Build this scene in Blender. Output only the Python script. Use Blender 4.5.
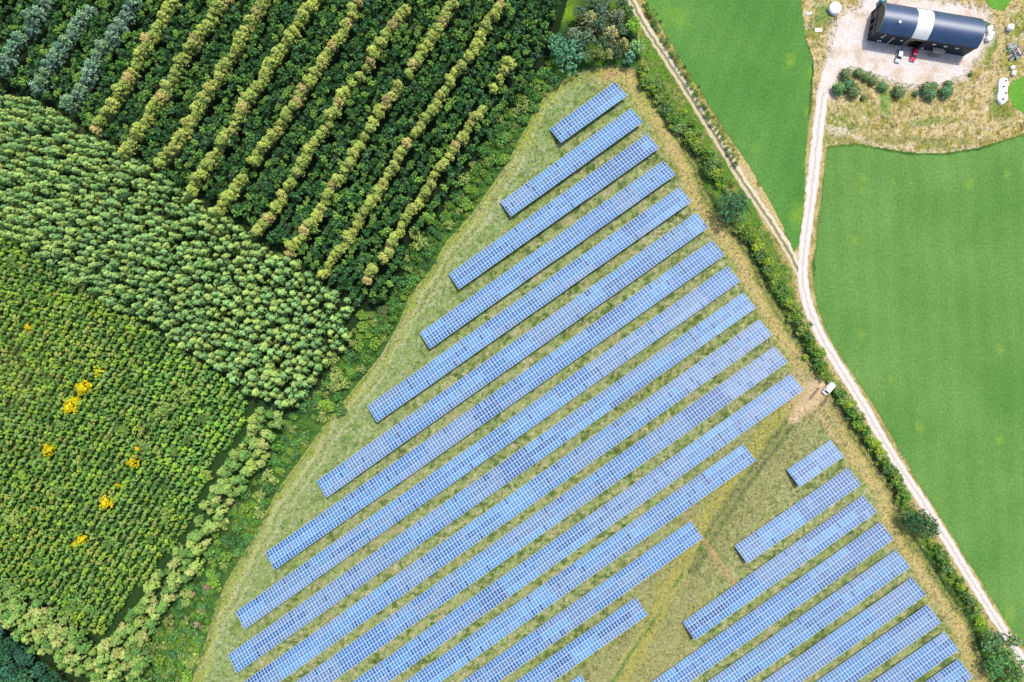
import bpy, math, random
import numpy as np
from mathutils import Matrix, Vector

# ------------------------------------------------------------------ clean
for o in list(bpy.data.objects): bpy.data.objects.remove(o)
S = bpy.context.scene
COL = S.collection
R = math.radians
H = 218.56            # flying height of the camera (m)
F = 683.0             # focal length in pixels
SC = H / F            # metres per pixel on the ground

# ------------------------------------------------------------------ camera
cd = bpy.data.cameras.new('camera'); cam = bpy.data.objects.new('camera', cd); COL.objects.link(cam)
cam.location = (0, 0, H); cam.rotation_euler = (0, 0, 0)
cd.sensor_width = 36; cd.lens = 36 * F / 1024; cd.clip_start = 1; cd.clip_end = 9000
S.camera = cam
S.render.resolution_x = 1024; S.render.resolution_y = 682

# ------------------------------------------------------------------ light
SUN_EL, SUN_AZ = R(62), R(30)          # azimuth: clockwise from the top of the picture (+Y)
w = bpy.data.worlds.new('World'); S.world = w; w.use_nodes = True
nt = w.node_tree
sky = nt.nodes.new('ShaderNodeTexSky'); sky.sky_type = 'NISHITA'; sky.sun_disc = False
sky.sun_elevation = SUN_EL; sky.sun_rotation = SUN_AZ; sky.air_density = 1.0; sky.dust_density = 2.5
bg = nt.nodes['Background']; nt.links.new(sky.outputs[0], bg.inputs[0]); bg.inputs[1].default_value = 0.15
sl = bpy.data.lights.new('sun', 'SUN'); sl.energy = 2.8; sl.angle = R(3); sl.color = (1, .955, .88)
so = bpy.data.objects.new('sun', sl); COL.objects.link(so)
sd = Vector((math.sin(SUN_AZ) * math.cos(SUN_EL), math.cos(SUN_AZ) * math.cos(SUN_EL), math.sin(SUN_EL)))
so.rotation_euler = sd.to_track_quat('Z', 'Y').to_euler(); so.location = (0, 0, 300)
S.view_settings.view_transform = 'Standard'; S.view_settings.look = 'None'
S.view_settings.gamma = 1; S.view_settings.use_curve_mapping = False
S.view_settings.exposure = 1.03
S.render.engine = 'CYCLES'
S.cycles.max_bounces = 5; S.cycles.diffuse_bounces = 3; S.cycles.transparent_max_bounces = 4

# ------------------------------------------------------------------ helpers
def W(px, py, z=0.0):
    k = SC * (H - z) / H
    return ((px - 512) * k, (341 - py) * k, z)

def lin(c):
    c = c / 255.0
    return c / 12.92 if c <= .04045 else ((c + .055) / 1.055) ** 2.4

def A(r, g, b, k=2.6):                    # picture colour -> surface albedo
    return (lin(r) / k, lin(g) / k, lin(b) / k)

def mesh_arrays(name, V, Fq, cols=None, mats=(), mi=None, smooth=False, n=None):
    """V (nv,3), Fq (nf,k) index array; cols (nf,3) face colours -> attribute Col"""
    me = bpy.data.meshes.new(name)
    V = np.asarray(V, np.float32); Fq = np.asarray(Fq, np.int32); k = Fq.shape[1]; nf = len(Fq)
    me.vertices.add(len(V)); me.vertices.foreach_set('co', V.ravel())
    me.loops.add(nf * k); me.loops.foreach_set('vertex_index', Fq.ravel())
    me.polygons.add(nf)
    me.polygons.foreach_set('loop_start', np.arange(0, nf * k, k, dtype=np.int32))
    if mi is not None: me.polygons.foreach_set('material_index', np.asarray(mi, np.int32))
    if smooth: me.polygons.foreach_set('use_smooth', np.ones(nf, bool))
    for m in mats: me.materials.append(m)
    if cols is not None:
        at = me.attributes.new('Col', 'FLOAT_COLOR', 'FACE')
        c4 = np.ones((nf, 4), np.float32); c4[:, :3] = cols
        at.data.foreach_set('color', c4.ravel())
    me.update(calc_edges=True); me.validate()
    return me

class MB:
    """polygon collector -> one mesh"""
    def __init__(s): s.v = []; s.f = []; s.m = []
    def add(s, vs, fs, m=0):
        b = len(s.v); s.v += [tuple(v) for v in vs]
        s.f += [tuple(b + i for i in f) for f in fs]; s.m += [m] * len(fs)
    def box(s, c, d, rz=0, m=0, M=None, bev=0):
        x, y, z = d[0] / 2, d[1] / 2, d[2] / 2
        if bev:
            b = bev
            ring = [(x - b, y), (x, y - b), (x, -y + b), (x - b, -y), (-x + b, -y), (-x, -y + b), (-x, y - b), (-x + b, y)]
            inn = [(px * (1 - b / x), py * (1 - b / y)) for px, py in ring]
            vs = [(p[0], p[1], -z) for p in ring] + [(p[0], p[1], z - b) for p in ring] + [(p[0], p[1], z) for p in inn]
            fs = []
            for k in range(2):
                for i in range(8):
                    j = (i + 1) % 8; fs.append((k * 8 + j, k * 8 + i, k * 8 + 8 + i, k * 8 + 8 + j))
            fs.append(tuple(range(23, 15, -1))); fs.append(tuple(range(0, 8)))
        else:
            vs = [(a, b_, c_) for c_ in (-z, z) for b_ in (-y, y) for a in (-x, x)]
            fs = [(0, 2, 3, 1), (4, 5, 7, 6), (0, 1, 5, 4), (2, 6, 7, 3), (0, 4, 6, 2), (1, 3, 7, 5)]
        mt = Matrix.Translation(c) @ Matrix.Rotation(rz, 4, 'Z')
        if M is not None: mt = M @ mt
        s.add([mt @ Vector(v) for v in vs], fs, m)
    def tube(s, p, q, r0, r1=None, n=6, m=0):
        r1 = r0 if r1 is None else r1
        p = Vector(p); q = Vector(q); d = (q - p).normalized()
        a = d.orthogonal().normalized(); b = d.cross(a)
        vs = []
        for c, r in ((p, r0), (q, r1)):
            for i in range(n):
                t = 2 * math.pi * i / n; vs.append(c + a * math.cos(t) * r + b * math.sin(t) * r)
        fs = [(i, (i + 1) % n, n + (i + 1) % n, n + i) for i in range(n)]
        fs += [tuple(range(n - 1, -1, -1)), tuple(range(n, 2 * n))]
        s.add(vs, fs, m)
    def lathe(s, prof, n=16, c=(0, 0, 0), m=0, axis='Z'):
        vs = []
        for r, z in prof:
            for i in range(n):
                t = 2 * math.pi * i / n
                if axis == 'Z': vs.append((c[0] + r * math.cos(t), c[1] + r * math.sin(t), c[2] + z))
                elif axis == 'Y': vs.append((c[0] + r * math.cos(t), c[1] + z, c[2] + r * math.sin(t)))
                else: vs.append((c[0] + z, c[1] + r * math.cos(t), c[2] + r * math.sin(t)))
        fs = []
        for k in range(len(prof) - 1):
            for i in range(n):
                j = (i + 1) % n; fs.append((k * n + i, k * n + j, (k + 1) * n + j, (k + 1) * n + i))
        fs.append(tuple(range(n - 1, -1, -1))); fs.append(tuple((len(prof) - 1) * n + i for i in range(n)))
        s.add(vs, fs, m)
    def mesh(s, name, mats, smooth=False):
        me = bpy.data.meshes.new(name); me.from_pydata(s.v, [], s.f)
        if not isinstance(mats, (list, tuple)): mats = [mats]
        for m in mats: me.materials.append(m)
        me.polygons.foreach_set('material_index', s.m)
        if smooth: me.polygons.foreach_set('use_smooth', [True] * len(s.f))
        me.update(); return me
    def obj(s, name, mats, parent=None, smooth=False):
        return link(name, s.mesh(name, mats, smooth), parent)

def link(name, data, parent=None, mw=None):
    o = bpy.data.objects.new(name, data); COL.objects.link(o)
    if parent is not None: o.parent = parent
    if mw is not None: o.matrix_local = mw
    return o

def tag(o, label=None, cat=None, group=None, kind=None):
    if label: o['label'] = label
    if cat: o['category'] = cat
    if group: o['group'] = group
    if kind: o['kind'] = kind
    return o

def thing(name, loc, rz=0, label=None, cat=None, group=None):
    o = link(name, None); o.location = loc; o.rotation_euler = (0, 0, rz)
    o.empty_display_size = .5
    return tag(o, label, cat, group)

# ---- 2D numpy helpers in picture pixels
def inside(px, py, poly):
    r = np.zeros(px.shape, bool); n = len(poly)
    for i in range(n):
        x0, y0 = poly[i]; x1, y1 = poly[(i + 1) % n]
        if y0 == y1: continue
        c = ((y0 > py) != (y1 > py)) & (px < (x1 - x0) * (py - y0) / (y1 - y0) + x0)
        r ^= c
    return r

def dist(px, py, pl, closed=False):
    d = np.full(px.shape, 1e9)
    n = len(pl)
    for i in range(n if closed else n - 1):
        x0, y0 = pl[i]; x1, y1 = pl[(i + 1) % n]
        dx, dy = x1 - x0, y1 - y0; L = dx * dx + dy * dy
        t = np.clip(((px - x0) * dx + (py - y0) * dy) / L, 0, 1)
        d = np.minimum(d, np.hypot(px - x0 - t * dx, py - y0 - t * dy))
    return d

def vnoise(x, y, s, seed):
    x = x / s; y = y / s
    xi = np.floor(x).astype(np.int64); yi = np.floor(y).astype(np.int64)
    fx = x - xi; fy = y - yi; fx = fx * fx * (3 - 2 * fx); fy = fy * fy * (3 - 2 * fy)
    def h(a, b):
        n = (a * 374761393 + b * 668265263 + seed * 974634777) & 0xffffffff
        n = ((n ^ (n >> 13)) * 1274126177) & 0xffffffff
        return ((n ^ (n >> 16)) & 0xffff) / 65535.0
    return (h(xi, yi) * (1 - fx) + h(xi + 1, yi) * fx) * (1 - fy) + (h(xi, yi + 1) * (1 - fx) + h(xi + 1, yi + 1) * fx) * fy

def fbm(x, y, s, seed, o=3):
    r = 0; a = 1; t = 0
    for k in range(o):
        r = r + a * vnoise(x, y, s / 2 ** k, seed + k * 17); t += a; a *= .55
    return r / t

def resample(pl, step, closed=False):
    out = []; n = len(pl)
    for i in range(n if closed else n - 1):
        a = pl[i]; b = pl[(i + 1) % n]; L = math.hypot(b[0] - a[0], b[1] - a[1]); k = max(1, int(L / step))
        out += [(a[0] + (b[0] - a[0]) * j / k, a[1] + (b[1] - a[1]) * j / k) for j in range(k)]
    if not closed: out.append(pl[-1])
    return out

def smooth_pl(pl, it=2):
    for _ in range(it):
        q = [pl[0]]
        for a, b in zip(pl[:-1], pl[1:]):
            q += [(a[0] * .75 + b[0] * .25, a[1] * .75 + b[1] * .25), (a[0] * .25 + b[0] * .75, a[1] * .25 + b[1] * .75)]
        q.append(pl[-1]); pl = q
    return pl

# ------------------------------------------------------------------ materials
def mat(name):
    m = bpy.data.materials.new(name); m.use_nodes = True
    return m, m.node_tree, m.node_tree.nodes['Principled BSDF']

def simple(name, col, rough=.6, metal=0, noise=.15, scale=1.5, spec=.4, bump=0):
    m, t, b = mat(name)
    tc = t.nodes.new('ShaderNodeTexCoord'); n = t.nodes.new('ShaderNodeTexNoise'); n.inputs['Scale'].default_value = scale
    n.inputs['Detail'].default_value = 6
    t.links.new(tc.outputs['Object'], n.inputs['Vector'])
    mr = t.nodes.new('ShaderNodeMapRange'); mr.inputs[1].default_value = .3; mr.inputs[2].default_value = .7
    mr.inputs[3].default_value = 1 - noise; mr.inputs[4].default_value = 1 + noise
    t.links.new(n.outputs[0], mr.inputs[0])
    mx = t.nodes.new('ShaderNodeVectorMath'); mx.operation = 'SCALE'; mx.inputs[0].default_value = col[:3]
    t.links.new(mr.outputs[0], mx.inputs['Scale']); t.links.new(mx.outputs[0], b.inputs['Base Color'])
    b.inputs['Roughness'].default_value = rough; b.inputs['Metallic'].default_value = metal
    b.inputs['Specular IOR Level'].default_value = spec
    if bump:
        bp = t.nodes.new('ShaderNodeBump'); bp.inputs['Strength'].default_value = bump; bp.inputs['Distance'].default_value = .2
        t.links.new(n.outputs[0], bp.inputs['Height']); t.links.new(bp.outputs[0], b.inputs['Normal'])
    return m

def leafmat(name, trans=.2, tcol=(1.1, 1.2, .5)):
    m, t, b = mat(name)
    at = t.nodes.new('ShaderNodeAttribute'); at.attribute_name = 'Col'
    oi = t.nodes.new('ShaderNodeObjectInfo')
    mr = t.nodes.new('ShaderNodeMapRange'); mr.inputs[3].default_value = .82; mr.inputs[4].default_value = 1.18
    t.links.new(oi.outputs['Random'], mr.inputs[0])
    sc = t.nodes.new('ShaderNodeVectorMath'); sc.operation = 'SCALE'
    t.links.new(at.outputs['Color'], sc.inputs[0]); t.links.new(mr.outputs[0], sc.inputs['Scale'])
    t.links.new(sc.outputs[0], b.inputs['Base Color'])
    b.inputs['Roughness'].default_value = .65; b.inputs['Specular IOR Level'].default_value = .25
    tr = t.nodes.new('ShaderNodeBsdfTranslucent')
    ml = t.nodes.new('ShaderNodeVectorMath'); ml.operation = 'MULTIPLY'; ml.inputs[1].default_value = tcol
    t.links.new(sc.outputs[0], ml.inputs[0]); t.links.new(ml.outputs[0], tr.inputs[0])
    mx = t.nodes.new('ShaderNodeMixShader'); mx.inputs[0].default_value = trans
    t.links.new(b.outputs[0], mx.inputs[1]); t.links.new(tr.outputs[0], mx.inputs[2])
    t.links.new(mx.outputs[0], t.nodes['Material Output'].inputs[0])
    return m

M_leaf = leafmat('leaf')
M_bark = simple('bark', (.11, .085, .06), .9, noise=.3, scale=4)
M_deadwood = simple('dead_wood', A(190, 180, 165), .9, noise=.25, scale=3)

# ------------------------------------------------------------------ traced outlines (picture pixels)
FIELD_L = [(170,760),(192,682),(205,644),(215,612),(225,584),(255,534),(276,492),(296,465),(323,427),(351,392),(381,355),(398,325),(411,292),(431,270),(446,242),(471,215),(506,165),(527,125),(544,97),(557,82),(582,72),(612,67),(634,69)]
FIELD_R = [(640,72),(652,95),(667,117),(682,140),(697,165),(704,188),(717,212),(737,232),(752,255),(764,282),(782,312),(800,343),(815,368),(840,405),(855,432),(873,460),(892,488),(903,524),(928,560),(943,585),(968,620),(980,652),(993,680),(1025,735)]
FIELD = FIELD_L + FIELD_R
LARCH = [(-80,30),(0,87),(45,105),(65,120),(82,132),(120,150),(150,170),(190,197),(220,215),(256,242),(288,257),(318,280),(346,297),(354,312),(346,330),(344,348),(327,356),(323,370),(313,381),(305,398),(284,411),(267,404),(246,393),(223,374),(200,360),(162,335),(132,315),(107,305),(77,285),(50,268),(25,248),(0,233),(-80,178)]
PLANT = [(-80,-80),(575,-80),(556,10),(545,45),(530,78),(514,100),(497,115),(487,128),(476,147),(466,165),(456,185),(442,203),(428,222),(410,238),(400,255),(393,282),(376,302),(358,303),(330,283),(300,260),(262,233),(225,208),(190,188),(155,168),(120,143),(92,128),(70,115),(45,98),(0,80),(-80,20)]
SAPL2 = [(-80,176),(0,228),(50,264),(107,303),(162,336),(202,364),(228,382),(248,402),(236,438),(214,460),(200,496),(186,526),(166,556),(146,577),(125,603),(103,634),(82,634),(60,616),(30,597),(0,586),(-80,556)]
SAPL = [(-80,190),(0,243),(50,280),(107,318),(162,350),(200,376),(225,390),(246,412),(236,440),(213,462),(201,500),(186,530),(166,560),(146,580),(126,605),(102,635),(85,632),(60,610),(30,590),(0,579),(-80,550)]
STRIP = [(250,408),(285,412),(275,432),(268,452),(252,480),(226,510),(206,545),(190,580),(166,602),(150,640),(142,700),(92,700),(95,655),(108,635),(130,605),(150,580),(172,558),(190,530),(206,500),(217,465),(243,442)]
CORNER = [(-80,552),(0,583),(30,592),(55,612),(80,635),(96,650),(97,700),(70,674),(55,656),(30,650),(10,635),(0,625),(-80,590)]
DARKC = [(-80,600),(0,636),(20,650),(40,672),(60,700),(60,740),(-80,740)]
CROP1 = [(640,-90),(800,-90),(800,0),(805,37),(812,62),(809,100),(806,150),(804,200),(799,245),(794,252),(783,226),(768,197),(749,165),(727,133),(709,104),(687,70),(662,27),(645,0)]
CROP2 = [(828,148),(855,146),(885,151),(908,155),(943,156),(980,150),(1024,136),(1120,105),(1250,60),(1250,780),(1100,760),(1052,690),(1023,645),(1008,624),(983,584),(963,553),(938,513),(918,482),(898,447),(878,411),(855,377),(833,344),(818,308),(814,285),(816,250),(821,205),(825,170)]
LAWN1 = [(1011,82),(1024,76),(1120,50),(1120,75),(1024,114),(1015,108),(1008,95)]
LAWN2 = [(984,-40),(985,-2),(990,8),(1004,11),(1012,0),(1040,-5),(1100,-20),(1100,-50)]
ROAD = [(850,38),(842,50),(832,62),(826,78),(822,100),(818,130),(814,170),(808,220),(803,257),(802,280),(808,307),(819,334),(843,373),(863,405),(880,435),(898,465),(918,495),(930,513),(948,542),(968,575),(988,607),(1005,633),(1022,660),(1050,705),(1080,750)]
TRACK = [(600,-60),(632,0),(642,22),(662,51),(682,82),(702,115),(722,146),(742,180),(764,212),(775,228),(790,252),(799,272)]
YARD = [(822,92),(826,72),(828,58),(834,40),(838,22),(848,12),(862,8),(868,-4),(884,-6),(920,0),(960,6),(985,12),(990,30),(982,48),(974,60),(962,74),(945,82),(925,84),(905,84),(888,79),(868,70),(850,67),(842,72),(836,80),(832,94)]
FARM = [(800,-90),(1200,-90),(1200,60),(1120,100),(1024,133),(980,147),(943,153),(908,152),(885,148),(855,143),(828,146),(815,150),(812,100),(814,62),(806,37),(801,0)]

# ------------------------------------------------------------------ ground: one sheet, painted with ground cover colours and some tree shadow
def ground_colour(px, py):
    nwx = (fbm(px, py, 14, 3) - .5) * 9; nwy = (fbm(px, py, 14, 9) - .5) * 9
    qx, qy = px + nwx, py + nwy
    n1 = fbm(px, py, 30, 21); n2 = fbm(px, py, 6, 31); n3 = fbm(px, py, 70, 41); n4 = fbm(px, py, 2.6, 51, 2)
    C = np.zeros(px.shape + (3,)); C[:] = A(78, 116, 50)
    def mix(mask, col):
        mk = np.clip(mask, 0, 1)[..., None]; C[:] = C * (1 - mk) + np.array(col) * mk
    def sm(d, a, b): return np.clip((b - d) / (b - a), 0, 1)
    # scrub margin: green with brighter, yellower and browner patches
    mix(sm(-n1, -.62, -.45) * .7, A(100, 142, 56)); mix((n2 - .55) * 4, A(60, 102, 42)); mix((n3 - .55) * 3, A(130, 150, 62))
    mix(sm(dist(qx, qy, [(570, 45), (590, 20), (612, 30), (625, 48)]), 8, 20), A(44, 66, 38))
    for x, y, r in ((374,326,22),(180,652,26),(565,12,16),(292,445,16),(432,205,26),(250,520,18)):
        mix(sm(np.hypot(qx - x, qy - y), r * .3, r) * .85, A(140, 178, 44))
    # forest floor; its dark colour runs past the edges to paint in tree shadow
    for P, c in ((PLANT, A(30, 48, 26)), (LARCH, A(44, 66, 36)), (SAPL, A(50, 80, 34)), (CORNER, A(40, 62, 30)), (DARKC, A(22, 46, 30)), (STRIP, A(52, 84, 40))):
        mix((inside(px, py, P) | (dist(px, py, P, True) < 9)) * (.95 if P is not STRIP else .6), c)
    mix(inside(px, py, SAPL) * sm(np.hypot(qx - 20, qy - 375) , 10, 60) * .8, A(135, 125, 62))
    mix(sm(np.hypot(qx - 74, qy - 134), 4, 11), A(112, 104, 62))
    # solar meadow
    ins = inside(px, py, FIELD)
    M = np.zeros_like(C); M[:] = A(166, 184, 112)
    def mm(mask, col):
        mk = np.clip(mask, 0, 1)[..., None]; M[:] = M * (1 - mk) + np.array(col) * mk
    mm((n1 - .5) * 3, A(150, 166, 84)); mm((n2 - .57) * 6, A(190, 184, 134)); mm((.44 - n2) * 7, A(108, 132, 62))
    mm((n4 - .6) * 5, A(208, 202, 156)); mm((.36 - n4) * 5, A(104, 122, 62))
    dL = dist(qx, qy, FIELD_L); dR = dist(qx, qy, FIELD_R)
    # paler, whitish-green flowering patches along the left side and near the tip
    mm(sm(dL, 14, 70) * .7, A(144, 172, 88)); mm(sm(dL, 14, 60) * (n2 > .5) * .45, A(164, 184, 118))
    mm(sm(dL, 14, 60) * (n4 > .6) * .45, A(192, 204, 162))
    mm(sm(dL, 3, 12) * (.4 + n1) * .8, A(176, 186, 78)); mm(sm(np.abs(dL - 9), 0, 3) * .6, A(198, 200, 118))
    tr = [(180,690),(205,650),(240,590),(262,545),(292,495),(311,467),(323,450),(341,425),(376,378),(396,345),(420,305),(455,255),(490,205),(520,160)]
    dT = dist(qx, qy, tr); mm(sm(np.abs(dT - 4), 0, 2.6) * .7, A(206, 204, 150)); mm(sm(dT, 0, 3) * .3, A(150, 162, 70))
    # dry strip along the right side
    mm(sm(dR, 12, 26) * .9, A(196, 190, 100)); mm(sm(np.abs(dR - 13), 2, 9) * (.35 + .7 * n1), A(222, 196, 134))
    mm(sm(dR, 3, 9) * .75, A(150, 158, 82)); mm(sm(np.abs(dR - 4), 0, 2.4) * .5, A(96, 112, 58))
    mm(sm(np.hypot(qx - 612, qy - 75), 3, 24) * .7, A(214, 192, 120)); mm(sm(np.hypot(qx - 610, qy - 74), 0, 7), A(222, 176, 130))
    mm(sm(np.hypot(qx - 648, qy - 100), 4, 28) * .6, A(178, 190, 92))
    # middle corridor from the gate down to the bottom edge
    cor = [(812,398),(780,440),(740,490),(700,545),(660,610),(612,690),(580,740)]
    dc = dist(qx, qy, cor); mm(sm(dc, 20, 60) * .5, A(180, 170, 110)); mm(sm(dc, 10, 44) * (n2 > .54) * .4, A(146, 152, 92))
    edge = [(800,402),(770,428),(735,470),(705,520),(690,560),(655,612),(640,650),(610,700)]
    mm(sm(dist(qx, qy, edge), 3, 13) * .8, A(190, 184, 92))
    mm(sm(dist(qx, qy, [(640,690),(680,640),(700,600)]), 4, 20) * .4, A(186, 176, 110))
    for off in (0, 9):
        ru = [(794 + off,412),(764 + off,452),(734 + off,492),(706 + off,535),(690 + off * .6,572)]
        mm(sm(dist(px + nwx * .5, py + nwy * .5, ru), .8, 4.2) * (.35 + .65 * (n4 > .42)) * .8, A(104, 122, 68))
    mm(sm(dist(px + nwx * .3, py + nwy * .3, [(706,535),(678,582),(646,630),(612,682),(590,720)]), .5, 2.6) * (.3 + .6 * (n4 > .4)), A(100, 146, 62))
    mm(sm(dist(px, py, [(699,540),(684,578),(646,625),(606,682)]), .8, 2.6) * .7, A(196, 188, 116))
    mm(sm(dist(qx, qy, [(690,521),(700,536),(712,552),(735,590)]), 1, 5) * .8, A(206, 176, 118))
    # bare earth round the gate
    mm(sm(np.hypot(qx - 806, qy - 393), 4, 28) * (.45 + n2 * .9), A(224, 196, 148)); mm(sm(np.hypot(qx - 818, qy - 386), 3, 12) * .6, A(236, 208, 178))
    mm(sm(dist(qx, qy, [(826,383),(812,400),(796,418)]), 3, 8), A(230, 202, 158))
    mm(sm(dist(px + nwx * .3, py + nwy * .3, [(816,407),(826,424),(838,442)]), 1, 3), A(214, 186, 132))
    mm(sm(np.abs(dist(px, py, [(830,398),(850,425),(872,458),(900,500),(935,560),(965,608),(990,652)]) - 2), 0, 2) * .4, A(196, 164, 112))
    C[ins] = M[ins]
    # hedge margin between meadow, track and road
    hm = (~ins) & inside(px, py, [(634,-20),(640,72)] + FIELD_R + [(1090,760),(1052,690),(1008,624),(963,553),(918,482),(855,377),(818,308),(800,280),(775,228),(742,180),(702,115),(662,51),(640,10)])
    hm2 = hm.astype(float)
    mix(hm2 * .9, A(118, 150, 58)); mix(hm2 * (n2 > .6) * .7, A(176, 168, 98)); mix(hm2 * (n1 > .5) * .7, A(100, 148, 48))
    mix(hm2 * sm(dR, 1, 5) * .8, A(66, 96, 48))
    # verge between track and crop
    dK = dist(qx, qy, TRACK); v = (~ins) & (dK < 30) & (py < 285) & (px > 600)
    vv = v & (dist(px, py, CROP1, True) < 16)
    mix(vv * .9, A(142, 142, 76)); mix(vv * (n2 > .5) * .8, A(196, 180, 112)); mix((vv & (py > 140)) * (n1 > .42) * .9, A(224, 200, 140))
    # dry edge beside the road
    dr = dist(px + nwx * .4, py + nwy * .4, ROAD)
    mix((py > 60) * sm(dr, 8, 12) * .9, A(222, 196, 134))
    mix((py > 60) * sm(dr, 8, 12) * (n2 > .56) * .7, A(150, 150, 84))
    # farmyard surroundings
    fm = inside(px, py, FARM).astype(float)
    mix(fm, A(214, 194, 124)); mix(fm * (n2 - .5) * 6, A(228, 206, 152)); mix(fm * (.47 - n2) * 6, A(172, 160, 84))
    mix(fm * (n1 - .5) * 5 * .8, A(158, 168, 76)); mix(fm * (n4 - .6) * 5, A(236, 218, 180)); mix(fm * (.34 - n4) * 3, A(156, 144, 80))
    for x, y, rx, ry, c in ((884,100,6,22,(134,176,84)),(930,122,30,5,(150,168,86)),(824,14,14,14,(118,160,68)),(1000,100,10,22,(120,160,80)),
                            (912,140,90,5,(166,164,96)),(890,44,30,6,(150,160,70)),(992,50,8,22,(130,160,66)),(1012,60,14,20,(172,172,84)),(1004,110,14,14,(150,156,66))):
        mix(fm * sm(np.hypot((qx - x) / rx, (qy - y) / ry), .4, 1.1) * .85, A(*c))
    mix(fm * sm(dist(qx, qy, [(828,128),(842,126),(852,133),(872,143),(915,151),(945,153),(985,145)]), 1, 4) * (n2 > .4), A(232, 212, 170))
    mix(fm * sm(dist(qx, qy, [(998,20),(1000,48),(996,70),(985,95),(974,125)]), 1, 5) * .8, A(226, 200, 146))
    mix(fm * sm(np.hypot((qx - 838), (qy - 130) * 1.6), 3, 13), A(232, 220, 190))
    mix(fm * sm(dist(qx, qy, YARD, True), 1, 8) * (.4 + n2), A(240, 224, 206))
    # bright unmown rim of the left crop, by the lane
    mix(inside(px, py, CROP1) * 1.0, A(110, 170, 50)); mix(inside(px, py, CROP2) * 1.0, A(80, 150, 60))
    return C

def build_ground():
    st = .4
    xs = np.arange(-222, 222.01, st); ys = np.arange(-152, 152.01, st)
    far = np.array([260, 400, 900, 2500, 6000.])
    xs = np.concatenate([-far[::-1], xs, far]); ys = np.concatenate([-far[::-1], ys, far])
    X, Y = np.meshgrid(xs, ys); px = X / SC + 512; py = 341 - Y / SC
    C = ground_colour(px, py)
    out = (np.abs(X) > 225) | (np.abs(Y) > 155)
    C[out] = A(92, 134, 62)
    Z = (fbm(px, py, 9, 77) - .5) * .16
    Z -= .55 * np.exp(-(dist(px, py, FIELD_R[:-1]) / 3.2) ** 2)          # shallow ditch beside the hedge
    nearflat = np.minimum(dist(px, py, ROAD), dist(px, py, TRACK)) < 14
    flat = nearflat | inside(px, py, FARM) | inside(px, py, CROP1) | inside(px, py, CROP2) | out
    Z[flat] = -.02
    Z = np.minimum(Z, .1)
    ny, nx = X.shape
    V = np.stack([X, Y, Z], -1).reshape(-1, 3)
    i = np.arange(ny - 1)[:, None] * nx + np.arange(nx - 1)[None]
    Fq = np.stack([i, i + 1, i + nx + 1, i + nx], -1).reshape(-1, 4)
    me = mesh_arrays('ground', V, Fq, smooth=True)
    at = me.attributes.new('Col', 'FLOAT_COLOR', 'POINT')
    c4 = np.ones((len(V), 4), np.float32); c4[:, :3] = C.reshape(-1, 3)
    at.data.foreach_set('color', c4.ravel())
    m, t, b = mat('ground')
    a = t.nodes.new('ShaderNodeAttribute'); a.attribute_name = 'Col'
    tc = t.nodes.new('ShaderNodeTexCoord')
    n = t.nodes.new('ShaderNodeTexNoise'); n.inputs['Scale'].default_value = 1.3; n.inputs['Detail'].default_value = 5; n.inputs['Roughness'].default_value = .7
    t.links.new(tc.outputs['Object'], n.inputs['Vector'])
    mr = t.nodes.new('ShaderNodeMapRange'); mr.inputs[1].default_value = .32; mr.inputs[2].default_value = .68; mr.inputs[3].default_value = .62; mr.inputs[4].default_value = 1.38
    t.links.new(n.outputs[0], mr.inputs[0])
    s = t.nodes.new('ShaderNodeVectorMath'); s.operation = 'SCALE'
    t.links.new(a.outputs['Color'], s.inputs[0]); t.links.new(mr.outputs[0], s.inputs['Scale']); t.links.new(s.outputs[0], b.inputs['Base Color'])
    b.inputs['Roughness'].default_value = .95; b.inputs['Specular IOR Level'].default_value = .1
    bp = t.nodes.new('ShaderNodeBump'); bp.inputs['Strength'].default_value = .7; bp.inputs['Distance'].default_value = .35
    t.links.new(n.outputs[0], bp.inputs['Height']); t.links.new(bp.outputs[0], b.inputs['Normal'])
    me.materials.append(m)
    tag(link('ground', me), kind='structure')
build_ground()

def sheet(name, poly, z, m, jit=.8, step=3, seed=1):
    rs = resample(poly, step, True); rr = random.Random(seed)
    vs = []
    for k, (x, y) in enumerate(rs):
        vs.append(W(x + rr.uniform(-jit, jit), y + rr.uniform(-jit, jit))[:2] + (z,))
    if sum(vs[i][0] * vs[(i + 1) % len(vs)][1] - vs[(i + 1) % len(vs)][0] * vs[i][1] for i in range(len(vs))) < 0: vs.reverse()
    me = bpy.data.meshes.new(name); me.from_pydata(vs, [], [tuple(range(len(vs)))]); me.materials.append(m)
    return tag(link(name, me), kind='structure')

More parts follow.
